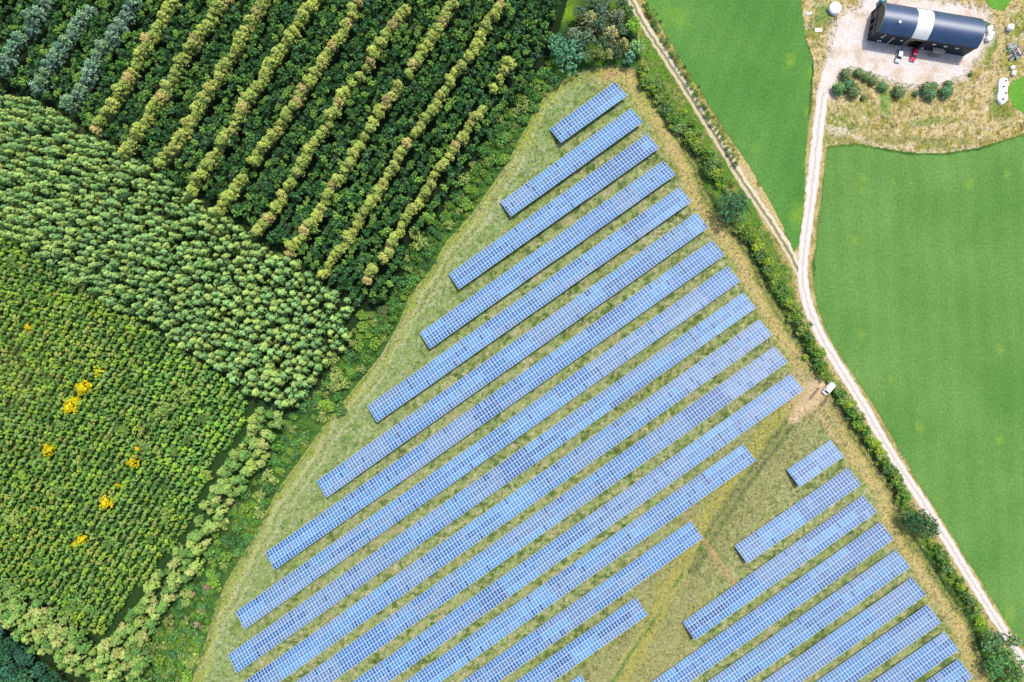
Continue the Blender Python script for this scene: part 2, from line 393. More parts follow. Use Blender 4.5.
def cropmat(name, dark, light, yel, spots, stripe_angle=0, yscale=.02, ythr=.62):
    m, t, b = mat(name); N = t.nodes.new; L = t.links.new
    tc = N('ShaderNodeTexCoord')
    def noise(scale, det=3, rough=.55):
        n = N('ShaderNodeTexNoise'); n.inputs['Scale'].default_value = scale; n.inputs['Detail'].default_value = det; n.inputs['Roughness'].default_value = rough
        L(tc.outputs['Object'], n.inputs['Vector']); return n
    def mrange(src, a, b_, c, d):
        r = N('ShaderNodeMapRange'); r.inputs[1].default_value = a; r.inputs[2].default_value = b_; r.inputs[3].default_value = c; r.inputs[4].default_value = d
        L(src, r.inputs[0]); return r.outputs[0]
    def mixc(f, a, b_):
        x = N('ShaderNodeMix'); x.data_type = 'RGBA'; L(f, x.inputs[0])
        for s_, v in ((6, a), (7, b_)):
            if isinstance(v, tuple): x.inputs[s_].default_value = v + (1,)
            else: L(v, x.inputs[s_])
        return x.outputs[2]
    base = mixc(mrange(noise(.03, 5, .6).outputs[0], .35, .65, 0, 1), dark, light)
    yn = mrange(noise(yscale, 4, .65).outputs[0], ythr, ythr + .12, 0, .75)
    c = mixc(yn, base, yel)
    for x, y, r in spots:                       # weak, yellowing patches of crop
        p = W(x, y); vd = N('ShaderNodeVectorMath'); vd.operation = 'DISTANCE'; vd.inputs[1].default_value = (p[0], p[1], .25)
        wob = N('ShaderNodeVectorMath'); wob.operation = 'ADD'; L(tc.outputs['Object'], wob.inputs[0])
        wn = N('ShaderNodeVectorMath'); wn.operation = 'SCALE'; wn.inputs['Scale'].default_value = r * SC * 1.5; L(noise(.35, 4).outputs['Color'], wn.inputs[0]); L(wn.outputs[0], wob.inputs[1])
        sub = N('ShaderNodeVectorMath'); sub.operation = 'ADD'; sub.inputs[1].default_value = (-r * SC * .75,) * 2 + (0,); L(wob.outputs[0], sub.inputs[0])
        fl = N('ShaderNodeVectorMath'); fl.operation = 'MULTIPLY'; fl.inputs[1].default_value = (1, .7, 0); L(sub.outputs[0], fl.inputs[0])
        vd.inputs[1].default_value = (p[0], p[1] * .7, 0); L(fl.outputs[0], vd.inputs[0])
        c = mixc(mrange(vd.outputs['Value'], r * SC * .1, r * SC * .85, .7, 0), c, yel)
    # sowing lines
    mp = N('ShaderNodeMapping'); mp.inputs['Rotation'].default_value = (0, 0, stripe_angle); L(tc.outputs['Object'], mp.inputs[0])
    wv = N('ShaderNodeTexWave'); wv.inputs['Scale'].default_value = .05; wv.inputs['Distortion'].default_value = 3.5; wv.inputs['Detail'].default_value = 3; wv.inputs['Detail Scale'].default_value = .6; L(mp.outputs[0], wv.inputs[0])
    st = mrange(wv.outputs[0], 0, 1, .96, 1.03)
    wv2 = N('ShaderNodeTexWave'); wv2.inputs['Scale'].default_value = .23; wv2.inputs['Distortion'].default_value = .8; wv2.inputs['Detail'].default_value = 2; L(mp.outputs[0], wv2.inputs[0])
    st2 = mrange(wv2.outputs[0], 0, 1, .98, 1.02)
    fine = noise(1.3, 6, .8); sp = mrange(fine.outputs[0], .3, .7, .62, 1.4)
    mu = N('ShaderNodeMath'); mu.operation = 'MULTIPLY'; L(st, mu.inputs[0]); L(sp, mu.inputs[1])
    mu2 = N('ShaderNodeMath'); mu2.operation = 'MULTIPLY'; L(mu.outputs[0], mu2.inputs[0]); L(st2, mu2.inputs[1])
    s = N('ShaderNodeVectorMath'); s.operation = 'SCALE'; L(c, s.inputs[0]); L(mu2.outputs[0], s.inputs['Scale'])
    L(s.outputs[0], b.inputs['Base Color']); b.inputs['Roughness'].default_value = .85; b.inputs['Specular IOR Level'].default_value = .15
    bp = N('ShaderNodeBump'); bp.inputs['Strength'].default_value = .5; bp.inputs['Distance'].default_value = .3
    L(fine.outputs[0], bp.inputs['Height']); L(bp.outputs[0], b.inputs['Normal'])
    return m

YEL = A(150, 190, 58)
mc1 = cropmat('crop_leaf_small', A(86, 147, 60), A(108, 163, 72), A(138, 180, 56), [(797,215,14),(806,165,6),(812,75,7),(790,60,8),(806,110,6)], .35, .03, .6)
mc2 = cropmat('crop_leaf_large', A(98, 152, 66), A(122, 168, 82), A(142, 178, 70), [(862,178,6),(862,190,4),(970,183,7),(1007,174,6),(893,182,4),(912,184,3),(855,240,5),(920,428,7),(862,334,6),(890,380,5),(1000,440,6),(1000,350,8),(1010,615,10)], -.05, .028, .7)
ml = cropmat('lawn', A(104, 172, 50), A(122, 182, 62), A(150, 190, 60), [], 0)
sheet('crop_field', CROP1, .06, mc1, seed=1); sheet('crop_field', CROP2, .06, mc2, seed=2)
sheet('lawn', LAWN1, .05, ml, seed=3); sheet('lawn', LAWN2, .05, ml, seed=4)

def ribbon(name, pl, widths, z, m, jit=.25, seed=1, n=9):
    """pl, widths in pixels; writes attribute t across (-1..1)"""
    rr = random.Random(seed); sp = smooth_pl(pl, 2)
    ws = widths if callable(widths) else (lambda k: widths)
    rs = resample(sp, 3); V = []; T = []
    for i, (x, y) in enumerate(rs):
        a = rs[max(0, i - 1)]; b = rs[min(len(rs) - 1, i + 1)]
        dx, dy = b[0] - a[0], b[1] - a[1]; L = math.hypot(dx, dy); nx, ny = -dy / L, dx / L
        hw = ws(i / (len(rs) - 1)) / 2; jl, jr = rr.uniform(-jit, jit), rr.uniform(-jit, jit)
        for k in range(n):
            t = -1 + 2 * k / (n - 1); o = t * hw + (jl if k == 0 else jr if k == n - 1 else 0)
            p = W(x + nx * o, y + ny * o); crown = .04 * (1 - t * t)
            V.append((p[0], p[1], z + crown)); T.append(t)
    Fq = []
    for i in range(len(rs) - 1):
        for k in range(n - 1):
            a = i * n + k; Fq.append((a, a + n, a + n + 1, a + 1))
    me = mesh_arrays(name, V, Fq, mats=[m], smooth=True)
    at = me.attributes.new('t', 'FLOAT', 'POINT'); at.data.foreach_set('value', np.array(T, np.float32))
    o = tag(link(name, me), kind='structure')
    if me.polygons[0].normal.z < 0: me.flip_normals()
    return o

def roadmat(name, stops, noise_amt=.18, scale=1.2):
    m, t, b = mat(name); N = t.nodes.new; L = t.links.new
    a = N('ShaderNodeAttribute'); a.attribute_name = 't'; tc = N('ShaderNodeTexCoord')
    n0 = N('ShaderNodeTexNoise'); n0.inputs['Scale'].default_value = .5; n0.inputs['Detail'].default_value = 5; L(tc.outputs['Object'], n0.inputs[0])
    w1 = N('ShaderNodeMath'); w1.operation = 'MULTIPLY_ADD'; w1.inputs[1].default_value = .9; w1.inputs[2].default_value = -.45; L(n0.outputs[0], w1.inputs[0])
    ad = N('ShaderNodeMath'); ad.operation = 'ADD'; L(a.outputs['Fac'], ad.inputs[0]); L(w1.outputs[0], ad.inputs[1])
    mr = N('ShaderNodeMapRange'); mr.inputs[1].default_value = -1.1; mr.inputs[2].default_value = 1.1; L(ad.outputs[0], mr.inputs[0])
    cr = N('ShaderNodeValToRGB'); L(mr.outputs[0], cr.inputs[0])
    el = cr.color_ramp.elements
    while len(el) < len(stops): el.new(.5)
    for e, (p, c) in zip(el, stops): e.position = p; e.color = c + (1,)
    n = N('ShaderNodeTexNoise'); n.inputs['Scale'].default_value = scale; n.inputs['Detail'].default_value = 7; n.inputs['Roughness'].default_value = .7; L(tc.outputs['Object'], n.inputs[0])
    m2 = N('ShaderNodeMapRange'); m2.inputs[1].default_value = .3; m2.inputs[2].default_value = .7; m2.inputs[3].default_value = 1 - noise_amt; m2.inputs[4].default_value = 1 + noise_amt; L(n.outputs[0], m2.inputs[0])
    s = N('ShaderNodeVectorMath'); s.operation = 'SCALE'; L(cr.outputs[0], s.inputs[0]); L(m2.outputs[0], s.inputs['Scale']); L(s.outputs[0], b.inputs['Base Color'])
    b.inputs['Roughness'].default_value = .9; b.inputs['Specular IOR Level'].default_value = .2
    bp = N('ShaderNodeBump'); bp.inputs['Strength'].default_value = .4; bp.inputs['Distance'].default_value = .1; L(n.outputs[0], bp.inputs['Height']); L(bp.outputs[0], b.inputs['Normal'])
    return m
pale = A(250, 242, 232, 2.4); rut = A(220, 206, 196, 2.5); tan = A(214, 192, 150)
mr_ = roadmat('road_gravel', [(0, tan), (.1, A(238, 226, 212)), (.3, pale), (.5, rut), (.7, pale), (.9, A(238, 226, 212)), (1, tan)], .15)
mt_ = roadmat('track_earth', [(0, A(186, 180, 120)), (.12, A(236, 224, 190)), (.34, A(244, 232, 204)), (.46, A(150, 148, 100)), (.58, A(150, 142, 98)), (.72, A(236, 220, 190)), (.88, A(232, 214, 176)), (1, A(186, 180, 120))], .16)
ribbon('gravel_road', ROAD, lambda k: 12 if k < .2 else 11.5 - 2.2 * k, .05, mr_, jit=.7, seed=5)
ribbon('dirt_track', TRACK, lambda k: 8.5 + 1.5 * k, .02, mt_, jit=.8, seed=6)
# farmyard gravel with greyer and pinker areas
m, t, b = mat('yard_gravel'); N = t.nodes.new; L = t.links.new
tc = N('ShaderNodeTexCoord'); n = N('ShaderNodeTexNoise'); n.inputs['Scale'].default_value = .16; n.inputs['Detail'].default_value = 6; n.inputs['Roughness'].default_value = .65; L(tc.outputs['Object'], n.inputs[0])
cr = N('ShaderNodeValToRGB'); L(n.outputs[0], cr.inputs[0]); el = cr.color_ramp.elements
for q in range(3): el.new(.5)
for e, (p, c) in zip(el, ((.3, A(200, 196, 188)), (.4, A(236, 214, 190)), (.48, A(250, 236, 224)), (.6, A(254, 246, 240)), (.75, A(236, 224, 216)))): e.position = p; e.color = c + (1,)
n2 = N('ShaderNodeTexNoise'); n2.inputs['Scale'].default_value = 1.6; n2.inputs['Detail'].default_value = 6; L(tc.outputs['Object'], n2.inputs[0])
m2 = N('ShaderNodeMapRange'); m2.inputs[1].default_value = .3; m2.inputs[2].default_value = .7; m2.inputs[3].default_value = .84; m2.inputs[4].default_value = 1.12; L(n2.outputs[0], m2.inputs[0])
s = N('ShaderNodeVectorMath'); s.operation = 'SCALE'; L(cr.outputs[0], s.inputs[0]); L(m2.outputs[0], s.inputs['Scale']); L(s.outputs[0], b.inputs['Base Color'])
b.inputs['Roughness'].default_value = .95
sheet('farmyard', YARD, .11, m, jit=1.8, step=2.5, seed=7)

# ------------------------------------------------------------------ solar panel rows
def cellmat(name, per_object):
    m, t, b = mat(name); N = t.nodes.new; L = t.links.new
    if per_object: src = N('ShaderNodeObjectInfo').outputs['Color']
    else:
        a = N('ShaderNodeAttribute'); a.attribute_name = 'Col'; src = a.outputs['Color']
    L(src, b.inputs['Base Color']); b.inputs['Roughness'].default_value = .07; b.inputs['Specular IOR Level'].default_value = .5
    return m
M_cell_o = cellmat('solar_cell', True); M_cell_a = cellmat('solar_cell_run', False)
M_rim = simple('module_rim', A(198, 228, 244, 2.5), .8, 0, noise=.04, scale=.5, spec=.1)
M_steel = simple('galvanised_steel', (.32, .33, .34), .5, .6, noise=.1)
PITCH_X, PITCH_Y, TILT = 1.05, 2.12, R(16)
MW, MH = 1.03, 2.10
def module_geo():
    x, y, fz = MW / 2, MH / 2, .02
    rx, ry, mb = .12, .11, .055      # rim, rim, middle bar (half)
    mb_ = MB()
    # frame body
    c8 = [(a, b, c) for c in (-.04, 0) for b in (-y, y) for a in (-x, x)]
    mb_.add(c8, [(0, 2, 3, 1), (0, 1, 5, 4), (2, 6, 7, 3), (0, 4, 6, 2), (1, 3, 7, 5)], 0)
    for xa, xb, ya, yb in ((-x, -x + rx, -y, y), (x - rx, x, -y, y), (-x + rx, x - rx, -y, -y + ry), (-x + rx, x - rx, y - ry, y), (-x + rx, x - rx, -mb, mb)):
        mb_.add([(xa, ya, 0), (xb, ya, 0), (xb, yb, 0), (xa, yb, 0)], [(0, 1, 2, 3)], 0)
    for y0, y1 in ((-y + ry, -mb), (mb, y - ry)):
        vs = [(-x + rx, y0, 0), (x - rx, y0, 0), (x - rx, y1, 0), (-x + rx, y1, 0)]
        mb_.add(vs, [(0, 1, 2, 3)], 1)
    return mb_
MOD = module_geo(); MOD_ME = MOD.mesh('solar_module', [M_rim, M_cell_o])
MODV = np.array(MOD.v); MODF = MOD.f; MODM = MOD.m

ROWS = [('A',(549.5,128.7),(615.2,82)),('B',(500,202),(631,108)),('C',(448.5,274),(647,133.7)),('D',(419.5,333),(663.2,160.5)),
 ('E',(367,406),(679,187)),('F',(316.5,481),(696,212.5)),('G',(265.5,552.5),(712,240)),('H',(235.5,611.5),(727.5,266)),
 ('I',(228,655),(743,292.5)),('J',(225,695),(759.5,319.5)),('K',(270,700),(774.5,346)),('L',(325,701),(790.5,373.7)),
 ('M',(380,699),(743,444)),('N',(440,697),(690.7,520.7)),('O',(500,692.5),(635.7,597)),('P',(550,696),(580.7,674.5)),
 ('Q',(786.7,470),(830.5,440)),('R',(734.5,546),(848,467.5)),('S',(682.5,622),(863,495)),('T',(630,697),(880,522)),
 ('U',(690,694),(896,549.5)),('V',(745,694),(911.7,577)),('W',(800,693),(927,604.5)),('X',(855,694),(944,631.5)),('Y',(910,693),(958.5,659))]
ROWLAB = {
'A':'shortest topmost solar panel row at the tip of the large block below the trees',
'B':'second solar panel row from the tip of the large block, twice the topmost length',
'C':'third row of blue solar panels counting down from the tip of the large block',
'D':'fourth row of solar panels from the tip of the large block',
'E':'fifth row of solar panels from the tip of the large block',
'F':'sixth row of solar panels from the tip of the large block, partly lilac tinted',
'G':'seventh row of solar panels from the tip of the large block',
'H':'eighth row of solar panels from the tip of the large block',
'I':'ninth row from the tip, longest fully visible solar row, left end beside field track',
'J':'long row of solar panels just below the longest one, leaving the picture at bottom left',
'K':'long solar row two above the gap by the entrance, second to reach the bottom edge',
'L':'last long solar row whose right end points at the white van by the gate',
'M':'solar row stepped back from the gate, its right end beside the grassy corridor',
'N':'second stepped-back solar row along the corridor, right end by a sandy path',
'O':'short lower solar row of the large block ending beside the lower grassy corridor',
'P':'tiny corner of a solar row just entering at the bottom edge of the large block',
'Q':'shortest complete solar row, topmost of the small right-hand block below the gate',
'R':'second solar row from the top of the right-hand block',
'S':'third solar row from the top of right-hand block, last with its left end visible',
'T':'fourth solar row from the top of the right-hand block',
'U':'fifth solar row from the top of the right-hand block',
'V':'sixth solar row from the top of the right-hand block',
'W':'seventh solar row from the top of the right-hand block, greyish blue',
'X':'second to last solar row of the right-hand block in the bottom right',
'Y':'last solar row of the right-hand block, a short end cut by the bottom edge'}
BLUE = [A(70, 124, 196), A(78, 132, 200), A(86, 132, 188), A(60, 114, 190), A(82, 144, 208), A(98, 156, 214)]  # cell blues; the paler ones also put sheen into the table colour
LILAC = [A(108, 134, 186), A(96, 126, 184), A(114, 142, 194)]
DARKB = [A(50, 90, 166), A(56, 102, 176)]
def solar_row(key, tl, tr, rnd):
    z0 = .8
    a = Vector(W(tl[0], tl[1], z0)); b = Vector(W(tr[0], tr[1], z0)); e = (b - a); L_ = e.length; e.normalize()
    n = round(L_ / PITCH_X); d = Vector((e.y, -e.x, 0)); u = d * math.cos(TILT) + Vector((0, 0, math.sin(TILT))); nz = e.cross(-u)
    sx = L_ / (n * PITCH_X)
    root = thing('solar_panel_row', (a.x, a.y, 0), 0, ROWLAB[key], 'solar panels', 'rows of ground-mounted solar panels')
    ga = a - root.location
    # supporting tables of 12 columns with slight unevenness
    lila = {'J': .35, 'I': .3, 'K': .55, 'F': .3, 'H': .35, 'E': .2, 'W': .45, 'L': .3, 'X': .3}.get(key, .15)
    mods = []; c = 0
    while c < n:
        tn = rnd.choice((8, 10, 12, 14, 18)); dz = rnd.uniform(-.06, .06); dt = rnd.uniform(-R(.5), R(.5)); dn = rnd.uniform(-.05, .05)
        ut = (d * math.cos(TILT + dt) + Vector((0, 0, math.sin(TILT + dt)))); nt_ = e.cross(-ut)
        pal = [LILAC if rnd.random() < lila else (DARKB if rnd.random() < .12 else BLUE) for _ in range(3)]
        if rnd.random() < .55: pal = [pal[0]] * 3
        tint = [Vector(rnd.choice(p)) for p in pal]
        for i in range(c, min(n, c + tn)):
            for r_ in range(3):
                col = tint[r_] * rnd.uniform(.82, 1.14)
                if rnd.random() < .05: col = Vector(rnd.choice(LILAC)) * rnd.uniform(.8, 1.1)
                if rnd.random() < .05: col = Vector(rnd.choice(DARKB)) * rnd.uniform(.7, 1.0)
                p = ga + e * ((i + .5) * PITCH_X * sx) + ut * ((r_ + .5) * PITCH_Y) + Vector((0, 0, dz)) + d * dn
                Mx = Matrix(((e.x * sx, -ut.x, nt_.x, p.x), (e.y * sx, -ut.y, nt_.y, p.y), (e.z, -ut.z, nt_.z, p.z), (0, 0, 0, 1)))
                mods.append((Mx, col))
        c += tn
    # the 100 nearest to the camera are parts; the rest of the row is one run
    cw = Vector((0, 0, 0)) - root.location
    # a contiguous stretch, nearest the middle of the picture
    order = sorted(range(len(mods)), key=lambda k: (mods[k][0].translation - cw).length_squared)
    sel = set(order[:100])
    for k in sorted(sel):
        Mx, col = mods[k]
        o = bpy.data.objects.new('solar_module', MOD_ME); COL.objects.link(o); o.parent = root; o.matrix_local = Mx; o.color = (col.x, col.y, col.z, 1)
    rest = [k for k in range(len(mods)) if k not in sel]
    if rest:
        nv = len(MODV); V = []; cols = []; mi = []; quads = []
        Fb = np.array(MODF)
        for q, k in enumerate(rest):
            Mx, col = mods[k]; Mn = np.array(Mx)
            V.append(MODV @ Mn[:3, :3].T + Mn[:3, 3]); quads.append(Fb + q * nv); mi += MODM; cols += [tuple(col)] * len(MODF)
        me = mesh_arrays('solar_module_run', np.concatenate(V), np.concatenate(quads), np.array(cols), [M_rim, M_cell_a], mi)
        tag(link('solar_module_run', me, root), kind='stuff')
    # legs and rails
    fr = MB(); k = 0.6
    while k < L_:
        for off, hh in ((1.2, z0 + 1.2 * math.sin(TILT) - .12), (4.9, z0 + 4.9 * math.sin(TILT) - .12)):
            p = ga + e * k + d * (off * math.cos(TILT)); fr.tube((p.x, p.y, -.1), (p.x, p.y, hh), .06, n=4)
        p = ga + e * k; q0 = p + u * .1 - nz * .14; q1 = p + u * 6.2 - nz * .14; fr.tube(q0, q1, .05, n=4)
        k += 3.15
    for off in (.9, 2.9, 5.0):
        q0 = ga + u * off - nz * .09; fr.tube(q0, q0 + e * L_, .035, n=4)
    fr.obj('support_frame', M_steel, root)
    return root
rnd = random.Random(11)
for key, tl, tr in ROWS: solar_row(key, tl, tr, rnd)

# ------------------------------------------------------------------ foliage
rng = np.random.default_rng(5)
def clumps(C, rc, m, q, base, var=.18, hue=.08, up=.25, cn=0, cc=(0, 0, 0)):
    """C (K,3) clump centres; returns quads V (n*4,3) and colours"""
    K = len(C); n = K * m
    d = rng.normal(size=(n, 3)); d[:, 2] = d[:, 2] * .8 + up; d /= np.linalg.norm(d, axis=1)[:, None]
    rr = (rc if np.isscalar(rc) else np.repeat(rc, m)[:, None]) * rng.uniform(.55, 1.05, (n, 1))
    P = np.repeat(C, m, 0) + d * rr
    nm = d * (1 - .7 * cn) + rng.normal(size=(n, 3)) * .35
    if cn:
        o_ = P - np.array(cc); o_ /= np.linalg.norm(o_, axis=1)[:, None]; nm = nm + o_ * cn * 1.4
    nm /= np.linalg.norm(nm, axis=1)[:, None]
    a = np.cross(nm, rng.normal(size=(n, 3))); a /= np.linalg.norm(a, axis=1)[:, None] + 1e-9
    b = np.cross(nm, a); s = q * rng.uniform(.65, 1.3, (n, 1)) / 2; as_ = rng.uniform(.55, 1, (n, 1))
    V = np.stack([P - a * s - b * s * as_, P + a * s - b * s * as_ * .6, P + a * s * .8 + b * s * as_, P - a * s * .7 + b * s * as_ * .8], 1).reshape(-1, 3)
    ct = rng.uniform(1 - var, 1 + var, (K, 1)) * (1 + rng.normal(size=(K, 3)) * hue * np.array([1, .4, .6]))
    col = np.array(base)[None] * np.repeat(ct, m, 0) * rng.uniform(.85, 1.15, (n, 1))
    return V, np.clip(col, .002, 1)

def crown_cone(r, h, z0, K, rc, m, q, base, power=1.2, **k):
    t = rng.uniform(0, 1, K) ** 1.25; z = z0 + (h - z0) * t
    R_ = r * (1 - t ** power) * rng.uniform(.55, 1.0, K) ; th = rng.uniform(0, 2 * np.pi, K)
    C = np.stack([R_ * np.cos(th), R_ * np.sin(th), z], 1); C[0] = (0, 0, h - rc * .6)
    return clumps(C, rc, m, q, base, cc=(0, 0, z0 + (h - z0) * .35), **k)

def crown_dome(r, h, z0, K, rc, m, q, base, flat=1.0, lobes=5, **k):
    th = rng.uniform(0, 2 * np.pi, K); zz = 1 - 1.4 * rng.uniform(0, 1, K) ** 1.6
    ph = rng.uniform(0, 6.28, 3)
    lob = 1 + .13 * np.sin(lobes * th + ph[0]) + .1 * np.sin((lobes - 2) * th + ph[1])
    rad = np.sqrt(np.clip(1 - zz ** 2, 0, 1)); sh = rng.uniform(.62, 1.0, K)
    zc = z0 + (h - z0) * .45; hz = (h - z0) * .55 * flat
    C = np.stack([r * rad * lob * sh * np.cos(th), r * rad * lob * sh * np.sin(th), zc + hz * zz * (.85 + .15 * sh) + rng.normal(size=K) * rc * .3], 1)
    return clumps(C, rc, m, q, base, cc=(0, 0, z0 + (h - z0) * .25), **k)

def crown_lobed(r, h, z0, nl, K, rc, m, q, base, **k):
    Vs, Cs = [], []
    for i in range(nl):
        th = 2.4 * i + rng.uniform(-.4, .4); rr = r * .62 * math.sqrt((i + .3) / nl); lr = r * rng.uniform(.36, .52)
        top = h - (rr / r) ** 2 * (h - z0) * .4 - rng.uniform(0, .12) * h
        cx, cy = rr * math.cos(th), rr * math.sin(th)
        kk = max(4, K // nl); u = rng.normal(size=(kk, 3)); u[:, 2] = np.abs(u[:, 2]) * 1.1 - .25; u /= np.linalg.norm(u, axis=1)[:, None]
        C = np.array([cx, cy, top - lr]) + u * lr * rng.uniform(.7, 1, (kk, 1)) * np.array([1, 1, 1.1])
        v, c = clumps(C, rc, m, q, np.array(base) * rng.uniform(.86, 1.14), **k); Vs.append(v); Cs.append(c)
    return np.concatenate(Vs), np.concatenate(Cs)

def crown_star(r, h, z0, arms, base, q=.5, tiers=5):
    """pine or spruce seen from above: tiers of radiating boughs"""
    Cc = []
    for t in range(tiers):
        f = t / (tiers - 1); z = z0 + (h - z0) * f; L_ = r * (1 - f) ** .8 + .4
        for a in range(arms):
            th = a * 2 * math.pi / arms + t * .4 + rng.uniform(-.15, .15); l = L_ * rng.uniform(.8, 1.1)
            for s in np.linspace(.15, 1, max(3, int(l / .45))):
                Cc.append((l * s * math.cos(th), l * s * math.sin(th), z - s * l * .25))
    C = np.array(Cc); return clumps(C, .28, 7, q, base, var=.14)

def trunk_mesh(h, r, limbs=4, spread=1.0):
    mb = MB(); mb.tube((0, 0, -.2), (0, 0, h * .55), r, r * .7, 7); mb.tube((0, 0, h * .54), (.05, .03, h * .9), r * .7, r * .2, 6)
    for i in range(limbs):
        th = i * 2.4; z = h * (.35 + .4 * i / max(1, limbs)); mb.tube((0, 0, z), (spread * math.cos(th), spread * math.sin(th), z + h * .18), r * .4, r * .12, 5)
    return mb

def quadfaces(V): return np.arange(len(V)).reshape(-1, 4)

class Kind:
    def __init__(s, name, makers, h, tr, spread, nvar=6):
        s.name = name; s.h = h; s.var = []
        for i in range(nvar):
            V, c = makers(i); s.var.append((V, c))
        s.crowns = [mesh_arrays(name + '_crown', V, quadfaces(V), c, [M_leaf]) for V, c in s.var]
        s.trunk = trunk_mesh(h, tr, 4, spread).mesh(name + '_trunk', M_bark)
    def place(s, loc, sc, rz, label, cat, group=None, v=None, parts=True, nm=None):
        v = random.randrange(len(s.crowns)) if v is None else v
        if parts:
            root = thing(nm or s.name, loc, rz, label, cat, group)
            root.scale = sc if hasattr(sc, '__len__') else (sc,) * 3
            link('crown', s.crowns[v], root); link('trunk', s.trunk, root)
            return root
        o = link(nm or s.name, s.crowns[v]); o.location = loc; o.rotation_euler = (0, 0, rz); o.scale = sc if hasattr(sc, '__len__') else (sc,) * 3
        return tag(o, label, cat, group)
    def merged(s, pts, nm, label, cat):
        Vs, Cs = [], []
        for x, y, sc, rz, tint in pts:
            V, c = s.var[rng.integers(len(s.var))]; ca, sa = math.cos(rz), math.sin(rz)
            M_ = np.array([[ca, -sa, 0], [sa, ca, 0], [0, 0, 1]]).T * sc
            Vs.append(V @ M_ + np.array([x, y, 0])); Cs.append(c * np.array(tint))
        V = np.concatenate(Vs); me = mesh_arrays(nm, V, quadfaces(V), np.clip(np.concatenate(Cs), 0, 1), [M_leaf])
        return tag(link(nm, me), label, cat, kind='stuff')

random.seed(3)
KL = 1.15   # leaves: brighter albedo, since half of every crown shades itself
def LF(r, g, b): return A(r, g, b, KL)

def grid_points(poly, ang, da, db, jit, z):
    """planting grid in world metres, rows at angle ang; poly in pixels of crown height z"""
    wp = [W(x, y, z)[:2] for x, y in poly]; X = np.array([p[0] for p in wp]); Y = np.array([p[1] for p in wp])
    cx, cy = X.mean(), Y.mean(); Rm = max(X.max() - X.min(), Y.max() - Y.min())
    na = int(Rm / da) + 2; nb = int(Rm / db) + 2
    a = np.arange(-na, na) * da; b = np.arange(-nb, nb) * db; Ag, Bg = np.meshgrid(a, b)
    Ag = Ag + rng.normal(size=Ag.shape) * jit * da + (np.arange(len(b))[:, None] % 2) * da * .5; Bg = Bg + rng.normal(size=Bg.shape) * jit * db
    x = cx + Ag * math.cos(ang) - Bg * math.sin(ang); y = cy + Ag * math.sin(ang) + Bg * math.cos(ang)
    ok = inside(x, y, wp); x, y = x[ok], y[ok]
    ok = (np.abs(x) < 192) & (np.abs(y) < 135)
    return x[ok], y[ok]

TONES = {'larch_tree': ['fresh green', 'cool green', 'yellowish', 'mint green', 'olive tinged', 'darker green'],
 'broadleaf_tree': ['dark green', 'deep green', 'mid green', 'bluish dark green', 'light green', 'very dark green', 'pale green'],
 'sapling_tree': ['green', 'mid green', 'yellowish green', 'dark green', 'olive', 'greyish green', 'bright green']}
def split_place(kind, x, y, label, cat, group, nm, scl=(.85, 1.15), parts=True, tintf=None, nind=300, stufflab=None):
    d = np.hypot(x, y); infr = (np.abs(x) < 162) & (np.abs(y) < 108)
    order = np.argsort(d + (~infr) * 1e4); ind = set(order[:nind].tolist()); rest = []
    for k in range(len(x)):
        s = rng.uniform(*scl)
        if k in ind:
            v = int(rng.integers(len(kind.crowns))); kind.place((x[k], y[k], 0), s, rng.uniform(0, 6.28), TONES[nm][v] + ' ' + label, cat, group, v=v, parts=parts, nm=nm)
        else:
            t = tintf(x[k], y[k]) if tintf else 1; b = rng.uniform(.82, 1.18)
            rest.append((x[k], y[k], s, rng.uniform(0, 6.28), np.array([1, 1, 1]) * b * t))
    if rest: kind.merged(rest, nm.replace('_tree', '') + '_plantation', stufflab, 'trees')

# -- pale green close-planted stand (left middle)
def mk_larch(i):
    b = [LF(142, 174, 96), LF(130, 166, 98), LF(154, 180, 96), LF(120, 158, 94), LF(144, 170, 88), LF(108, 146, 78)][i]
    return crown_cone(1.4, 7.0, 2.6, 38, .42, 9, .4, b, power=1.9, cn=.8, var=.1, hue=.04)
larch = Kind('young_larch', mk_larch, 8.2, .12, .8)
lx, ly = grid_points(LARCH, R(56), 2.35, 2.5, .19, 6)
split_place(larch, lx, ly, 'conifer with a pointed crown in the dense plantation band', 'tree', 'pale green conifers in the plantation band', 'larch_tree', (.8, 1.18),
            stufflab='mass of pale green conifers in the dense diagonal plantation band')

# -- dark green rows, with yellow-green and blue-grey conifer rows between (top left)
def mk_dark(i):
    b = [LF(72, 116, 58), LF(60, 104, 54), LF(84, 126, 58), LF(66, 104, 66), LF(94, 136, 60), LF(50, 92, 46), LF(110, 146, 64)][i]
    return crown_lobed(1.5, 6.2, 2.2, 5, 34, .42, 9, .42, b, var=.3)
dark = Kind('broadleaf_tree', mk_dark, 6.4, .13, .9, 7)
def mk_yel(i):
    b = [LF(152, 164, 72), LF(158, 162, 80), LF(138, 156, 68), LF(168, 156, 92), LF(146, 162, 74), LF(150, 162, 72), LF(144, 156, 76), LF(156, 166, 74), LF(132, 150, 68)][i]
    return crown_dome(1.4, 8.6, 3.2, 44, .5, 9, .42, b, lobes=6, cn=.6, var=.1, hue=.03)
yel = Kind('yellow_conifer', mk_yel, 8, .14, .9, 9)
def mk_blue(i):
    b = [LF(112, 146, 116), LF(124, 154, 126), LF(102, 136, 112), LF(118, 148, 106)][i]
    return crown_dome(1.65, 9.2, 2.0, 46, .5, 9, .44, b, lobes=5, cn=.4, var=.12, hue=.04)
blue = Kind('blue_conifer', mk_blue, 8.4, .15, 1.0, 4)
